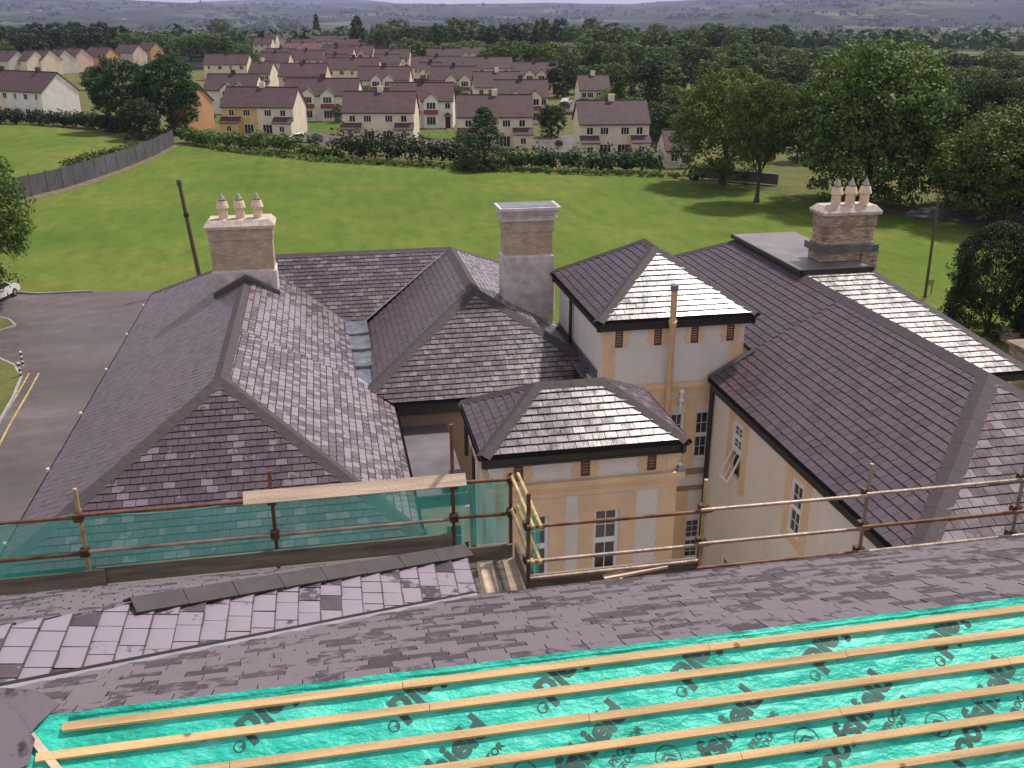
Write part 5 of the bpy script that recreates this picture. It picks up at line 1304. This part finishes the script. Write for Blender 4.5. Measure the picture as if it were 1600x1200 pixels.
PR = {
 'far1': tree_proto('round', 170, 20, .3, 1, 'leaf_mid', 10, 9, .08), 'far2': tree_proto('round', 170, 20, .3, 2, 'leaf_mid', 10, 8, .08), 'far3': tree_proto('round', 170, 20, .3, 3, 'leaf_dark', 10, 9, .06),
 'far4': tree_proto('round', 160, 20, .28, 4, 'leaf_bright', 10, 7.5, .08), 'copper': tree_proto('cone', 110, 18, .25, 5, 'leaf_copper', 10, 5, .1),
 'cone': tree_proto('cone', 200, 20, .26, 6, 'leaf_dark', 10, 6, .05), 'cone2': tree_proto('cone', 200, 20, .26, 7, 'leaf_mid', 10, 6, .05),
 'big1': tree_proto('round', 1150, 30, .135, 11, 'leaf_mid', 10, 10, .04), 'big2': tree_proto('round', 850, 28, .13, 12, 'leaf_mid', 10, 9.5, .15),
 'big3': tree_proto('round', 900, 28, .13, 13, 'leaf_bright', 10, 10, .12), 'mid1': tree_proto('round', 480, 26, .17, 14, 'leaf_dark', 10, 8.5, .04), 'bigd': tree_proto('round', 900, 28, .13, 16, 'leaf_dark', 10, 9.5, .12),
 'big4': tree_proto('round', 760, 28, .13, 21, 'leaf_olive', 10, 9.5, .3, False), 'big5': tree_proto('round', 900, 28, .13, 22, 'leaf_olive', 10, 10, .1),
 'midc': tree_proto('cone', 420, 26, .15, 17, 'leaf_dark', 10, 7, .02), 'yew': tree_proto('column', 1300, 30, .14, 15, 'leaf_dark', 10, 11, 0)}
PW = {'far1': 9, 'far2': 8, 'far3': 9, 'far4': 7.5, 'copper': 5, 'cone': 6, 'cone2': 6, 'big1': 10, 'big2': 9.5, 'big3': 10, 'mid1': 8.5, 'yew': 11, 'bigd': 9.5, 'midc': 7, 'big4': 9.5, 'big5': 10}
def tree(px, yb, ytop, wpx, proto, label, group=None, cat='tree', z=GZ - .1, name='tree', rz=None):
    b = gp(px, yb, z); r_ = ray(px, ytop); k = b.xy.length / r_.xy.length; H = r_.z * k - z
    depth_ = b.length * 1.0; wd = wpx * (b.x * math.sin(TH) * math.cos(P) + b.y * math.cos(TH) * math.cos(P) - b.z * math.sin(P)) / F
    e = empty(name, b, label, cat, group, rz=rnd.uniform(0, 6.28) if rz is None else rz)
    tr, cr_ = PR[proto]
    sx = wd / PW[proto]
    for nm, me in (('trunk', tr), ('crown', cr_)):
        o = bpy.data.objects.new(nm, me); COL.objects.link(o); o.parent = e; o.scale = (sx, sx, H / 10)
    return e
# large trees near the field
tree(1352, 318, 42, 255, 'big1', 'huge round broadleaf tree behind the right chimney')
tree(1182, 316, 112, 118, 'big4', 'tall tree with an ivy clad trunk in the field, beside the huge round tree')
tree(1128, 287, 100, 170, 'big5', 'broad spreading tree with yellow green boughs at the corner of the field')
tree(1560, 352, 150, 225, 'big5', 'light green spreading tree on the right, standing over the road')
tree(1515, 318, 112, 130, 'bigd', 'dark tall tree between the huge round tree and the light green tree')
tree(1585, 322, 98, 150, 'big2', 'tall tree rising behind the light green tree on the right')
tree(1625, 342, 78, 170, 'bigd', 'dark broadleaf tree cut by the right edge of the picture')
tree(1505, 322, 205, 110, 'big2', 'lower tree between the huge round tree and the right road')
tree(1568, 335, 215, 120, 'bigd', 'dark tree with a thin bare trunk beside the right road')
tree(1542, 520, 348, 138, 'yew', 'dense rounded dark conifer bush on the lawn at the right', cat='bush', name='conifer_bush')
tree(1640, 540, 345, 120, 'yew', 'second dark conifer bush, cut by the right edge', cat='bush', name='conifer_bush')
tree(-42, 480, 208, 215, 'big2', 'broadleaf tree hanging into the left edge above the tarmac')
tree(196, 205, 82, 108, 'mid1', 'dark ragged tree left of the end of the metal fence', rz=1)
tree(272, 208, 74, 98, 'mid1', 'taller dark tree over the end of the metal fence', rz=3)
tree(222, 218, 150, 66, 'mid1', 'dark bush filling the gap under the two dark trees', cat='bush', name='bush')
tree(757, 264, 168, 84, 'midc', 'dark conifer like tree rising out of the field hedge', rz=2)
tree(861, 214, 160, 46, 'mid1', 'small round tree in a garden left of the rightmost semi')
tree(722, 245, 200, 26, 'far1', 'small shrub by the gable of the half hidden semi', cat='bush', name='bush')
tree(966, 190, 118, 40, 'cone2', 'slim pale green tree right of the small detached house')
tree(985, 182, 122, 24, 'copper', 'coppery brown tree beside the slim pale green tree')
tree(1018, 205, 100, 46, 'cone', 'tall dark pointed conifer right of the copper tree')
tree(1040, 225, 160, 60, 'far3', 'dark tree above the garage roof')
tree(1000, 200, 160, 40, 'far2', 'green garden tree behind the rightmost semi')
tree(960, 172, 140, 50, 'far1', 'bushy tree behind the small detached house')
tree(493, 228, 207, 28, 'far4', 'bright yellow green shrub in the hedge', cat='bush', name='bush')
tree(530, 192, 160, 22, 'far4', 'small pale garden tree beside the paired gablets', cat='tree')
tree(575, 160, 132, 22, 'far1', 'small garden tree before the house with paired gablets, upper middle')
tree(715, 165, 128, 18, 'far4', 'slim garden tree left of the cream gable end')
tree(1000, 258, 232, 30, 'copper', 'dark red shrub in front of the rightmost semi', cat='bush', name='bush')
tree(895, 248, 236, 26, 'far4', 'low pale shrub left of the rightmost semi', cat='bush', name='bush')
tree(980, 258, 225, 30, 'copper', 'brown leaved bush against the lean-to of the rightmost semi', cat='bush', name='bush')
tree(1218, 94, 34, 42, 'far3', 'dark upright tree standing clear on the skyline left of the huge round tree')
tree(560, 82, 25, 36, 'cone2', 'tall narrow tree standing over the top of the estate', rz=0)
tree(496, 66, 22, 18, 'cone', 'slim dark tree on the far left of the estate skyline')
tree(345, 105, 50, 55, 'far2', 'green tree behind the right dark tree')
tree(372, 100, 62, 50, 'far4', 'pale green tree beside the roofs at the top left of the estate')
tree(343, 60, 28, 36, 'far1', 'tree on the skyline above the pale green tree')
tree(410, 110, 80, 36, 'far1', 'round tree in the rear left rows of the estate')
tree(150, 140, 102, 40, 'far1', 'green bush behind the white terrace', cat='bush', name='bush')
# garden trees and shrubs between the houses
gt = random.Random(41)
for (x, y, h_) in ((332, 190, 14), (408, 190, 18), (425, 160, 14), (470, 200, 12), (560, 196, 16), (600, 206, 14), (604, 178, 14), (655, 196, 12), (664, 172, 16), (628, 150, 14), (545, 168, 13), (510, 150, 12), (470, 132, 13), (690, 190, 10), (735, 186, 12), (760, 158, 14),
                   (700, 142, 12), (652, 128, 13), (585, 122, 12), (520, 116, 12), (440, 126, 14), (395, 128, 16), (868, 186, 20), (880, 178, 18), (880, 152, 20), (845, 165, 14), (890, 140, 22), (800, 128, 16), (770, 118, 18), (610, 96, 12), (540, 92, 12), (470, 90, 12), (420, 92, 14), (385, 84, 14), (1030, 238, 16), (1060, 230, 20), (1020, 222, 18), (940, 168, 16), (870, 232, 14)):
    tree(x + gt.uniform(-3, 3), y, y - h_ * gt.uniform(.9, 1.3), h_ * gt.uniform(.9, 1.4), gt.choice(['far1', 'far2', 'far4', 'far3']), 'one of the small garden trees and shrubs dotted between the estate houses', 'garden trees between the estate houses')
# belts of trees
def belt(x0, x1, step, yb, yt, protos, label, group, wf=1.9):
    x = x0; k = 0
    while x < x1:
        y_b = yb + rnd.uniform(-4, 4); y_t = yt + rnd.uniform(-7, 9)
        tree(x, y_b, y_t, (step * wf) * rnd.uniform(.8, 1.2), rnd.choice(protos), label, group); x += step * rnd.uniform(.75, 1.2)
belt(595, 930, 24, 90, 30, ['far1', 'far3', 'far1', 'far2'], 'one of the tall dark trees in the belt behind the estate roofs', 'tall dark trees behind the estate')
belt(768, 860, 26, 112, 62, ['far4', 'far4', 'far2'], 'one of the light green trees right of the estate roofs', 'light green trees right of the estate')
belt(925, 1215, 26, 100, 38, ['far1', 'far2', 'far4', 'far1'], 'one of the round trees on the skyline of the right wood', 'skyline trees of the right wood')
belt(862, 1260, 26, 122, 66, ['far1', 'far2', 'far3', 'far1'], 'one of the middle rank trees of the right wood', 'middle rank trees of the right wood')
belt(880, 1260, 28, 150, 92, ['far3', 'far1', 'far2'], 'one of the nearer trees massed in the right wood', 'nearer trees of the right wood')
belt(965, 1250, 36, 185, 128, ['far3', 'far1', 'far3'], 'one of the dark trees behind the field corner trees', 'dark trees behind the field corner')
belt(1440, 1680, 34, 175, 100, ['far3', 'far3', 'far1'], 'one of the dark trees on the right behind the light green tree', 'dark trees on the right')
belt(1440, 1680, 36, 230, 140, ['far3', 'far1'], 'one of the dark trees lower on the right beyond the road', 'lower dark trees on the right')
belt(-40, 215, 26, 88, 36, ['far3', 'far1', 'far3'], 'one of the dark trees behind the stepped gabled row on the left', 'dark trees behind the stepped row')
belt(-30, 60, 26, 100, 52, ['far3', 'far1'], 'one of the dark trees at the left edge behind the stepped row', 'dark trees at the left edge')
belt(200, 330, 24, 92, 48, ['far1', 'far2'], 'one of the trees between the stepped row and the top of the estate', 'trees between the two groups of houses')
belt(1195, 1310, 24, 112, 68, ['far3', 'far1', 'far2'], 'one of the trees just left of the crown of the huge round tree', 'trees beside the crown of the huge tree')
belt(1425, 1660, 26, 118, 78, ['far3', 'far1'], 'one of the trees along the top of the dark right hand wood', 'top rank of the right hand wood')
belt(1245, 1480, 30, 250, 190, ['far3', 'far3'], 'one of the shaded trees standing behind the huge round tree', 'shaded trees behind the huge tree')
belt(640, 800, 26, 100, 62, ['far1', 'far2'], 'one of the lower trees just behind the last estate roofs', 'lower trees behind the last roofs')
belt(985, 1090, 26, 215, 150, ['far3', 'far1', 'far2'], 'one of the bushy trees crowding behind the garage', 'bushy trees behind the garage')
# hedges
def hedge(pts, wd, ht, mat, label, leaf=.3, dens=34, group=None):
    rr = random.Random(len(pts) * 7 + int(ht * 10)); mb = MB(); o = None
    for a, b in zip(pts[:-1], pts[1:]):
        n = max(2, int((b - a).length / .45))
        for k in range(n):
            c = a.lerp(b, (k + rr.random()) / n); hh = ht * rr.uniform(.65, 1.15)
            for _ in range(2): leaf_mesh(mb, (c.x + rr.uniform(-wd, wd) * .4, c.y + rr.uniform(-wd, wd) * .5, c.z + hh * rr.uniform(.35, .75)), hh * .48, dens, leaf, rr, rr.uniform(.1, .8), .9)
    return tag(mb.build('hedge', mat, fix=False), label, 'hedge', group)
G = lambda *pp: [gp(x, y, GZ - .1) for x, y in pp]
hedge(G((285, 222), (330, 228), (400, 232), (470, 238)), 2.4, 2.6, 'leaf_mid', 'low overgrown hedge in front of the yellow semi')
hedge(G((530, 244), (600, 250), (660, 253), (722, 255)), 3.2, 4.0, 'leaf_dark', 'dark thick hedge in front of the middle semi')
hedge(G((470, 240), (530, 247)), 1.5, 1.2, 'leaf_mid', 'thin low stretch of hedge below the yellow green shrub')
hedge(G((790, 262), (860, 264), (940, 266), (1020, 268)), 2.6, 3.0, 'leaf_dark', 'clipped looking dark hedge in front of the rightmost semi')
hedge(G((330, 234), (500, 252), (700, 264), (870, 271), (1000, 275), (1100, 281)), 1.6, .8, 'leaf_mid', 'low strip of weeds and scrub along the foot of the field hedge', .2, 16)
hedge(G((-60, 192), (60, 194), (140, 200), (190, 206)), 2.4, 2.8, 'leaf_dark', 'dark hedge below the white terrace on the left')
hedge(G((100, 262), (150, 246), (200, 236), (215, 228)), 1.6, 1.0, 'leaf_mid', 'scrubby strip of weeds behind the metal fence', .2, 14)
# boundary wall pieces by the hedge
bw = empty('boundary_wall', gp(1095, 285), 'low dark boundary wall between the field corner trees and the garage', 'wall')
mb = MB(); mb.bar(gp(1085, 276) + Vector((0, 0, .55)), gp(1215, 288) + Vector((0, 0, .55)), .25, 1.2); mb.build('panel', 'fence_metal', bw)
mb = MB(); mb.bar(gp(1085, 276) + Vector((0, 0, 1.2)), gp(1215, 288) + Vector((0, 0, 1.2)), .35, .1); mb.build('coping', 'fence_metal', bw)

# ------------------------------------------------------------------ far woods and scattered far houses
def far_woods():
    rr = random.Random(99); mb = MB()
    for k in range(3600):
        a = TH + rr.uniform(-.52, .52); d = 640 * (12 ** rr.random()) if rr.random() < .8 else rr.uniform(640, 1300)
        x, y = d * math.sin(a), d * math.cos(a)
        if noise.noise(Vector((x * .0021, y * .0013, 1))) < (-.25 if d < 1100 else .0) - (.45 if d < 1500 and a > TH + .1 else 0) : continue
        z = tz(x, y); s = rr.uniform(4, 8.5) * (1 + d / 4500)
        for j in range(rr.randint(2, 5)):
            c = Vector((x + rr.uniform(-2.2, 2.2) * s, y + rr.uniform(-1, 1) * s, z + s * rr.uniform(.35, .75)))
            leaf_mesh(mb, c, s * .95, 11 if d < 2500 else 6, s * (.34 if d < 2500 else .5), rr, rr.uniform(.05, .9), .75)
    o = mb.build('far_woodland', 'leaf_dark', fix=False); tag(o, 'patches of distant woodland and hedgerow trees across the valley and lower hills', 'woodland', kind='stuff')
far_woods()
def far_house(px, py, w_, label):
    r_ = ray(px, py); d = 700; 
    while d < 9000:
        k = d / r_.xy.length
        if r_.z * k < tz(r_.x * k, r_.y * k) + 1: break
        d += 12
    c = Vector((r_.x * k, r_.y * k, tz(r_.x * k, r_.y * k))); e = empty('far_house', c, label, 'house', 'scattered houses on the far hillside')
    s = w_ * d / F; dp = 7; h_ = 4.5
    x_ = Vector((math.cos(TH), -math.sin(TH), 0)); y_ = Vector((math.sin(TH), math.cos(TH), 0)); T = lambda a, b, z: c + x_ * a + y_ * b + Vector((0, 0, z))
    mb = MB(); mb.prism([T(-s / 2, 0, -2), T(-s / 2, dp, -2), T(-s / 2, dp, h_), T(-s / 2, dp / 2, h_ + 2.6), T(-s / 2, 0, h_)], x_ * s); mb.build('wall', 'far_white', e)
    mb = MB()
    for q in (0, 1): y0 = -.5 if q == 0 else dp + .5; mb.prism([T(-s / 2 - .4, y0, h_ - .3), T(s / 2 + .4, y0, h_ - .3), T(s / 2 + .4, dp / 2, h_ + 2.7), T(-s / 2 - .4, dp / 2, h_ + 2.7)], (0, 0, .3))
    mb.build('roof', 'roof_tile', e)
FH = 'one of the small pale houses dotted over the far hillside'
for (x, y, w_) in ((1422, 23, 12), (1465, 32, 14), (1482, 33, 10), (1278, 48, 12), (1290, 46, 10), (1212, 50, 8), (1220, 69, 9), (1530, 70, 12), (1440, 80, 8), (1590, 47, 14), (1572, 63, 10), (1555, 66, 8), (1508, 43, 10), (1580, 92, 12), (445, 36, 7), (38, 20, 9),
                   (192, 68, 0), (350, 25, 6), (385, 37, 7), (1380, 68, 8), (1250, 60, 7), (1410, 66, 9), (1195, 68, 9), (60, 17, 6), (190, 30, 8), (455, 32, 9), (1330, 57, 8), (1540, 60, 9)):
    if w_: far_house(x, y, w_, FH)

# ------------------------------------------------------------------ haze
mb = MB(); mb.box((-9000, -120, -125), (14000, 12400, 175)); hz_ = mb.build('haze', 'cement')
hm = bpy.data.materials.new('haze_air'); hm.use_nodes = True; hn = hm.node_tree; hn.nodes.clear()
ho = hn.nodes.new('ShaderNodeOutputMaterial'); pv = hn.nodes.new('ShaderNodeVolumePrincipled')
pv.inputs['Color'].default_value = (.55, .58, .98, 1); pv.inputs['Density'].default_value = .8e-4; pv.inputs['Anisotropy'].default_value = .2
hn.links.new(pv.outputs[0], ho.inputs['Volume']); hz_.data.materials.clear(); hz_.data.materials.append(hm)
tag(hz_, 'pale bluish haze hanging over the valley', 'haze', kind='stuff')
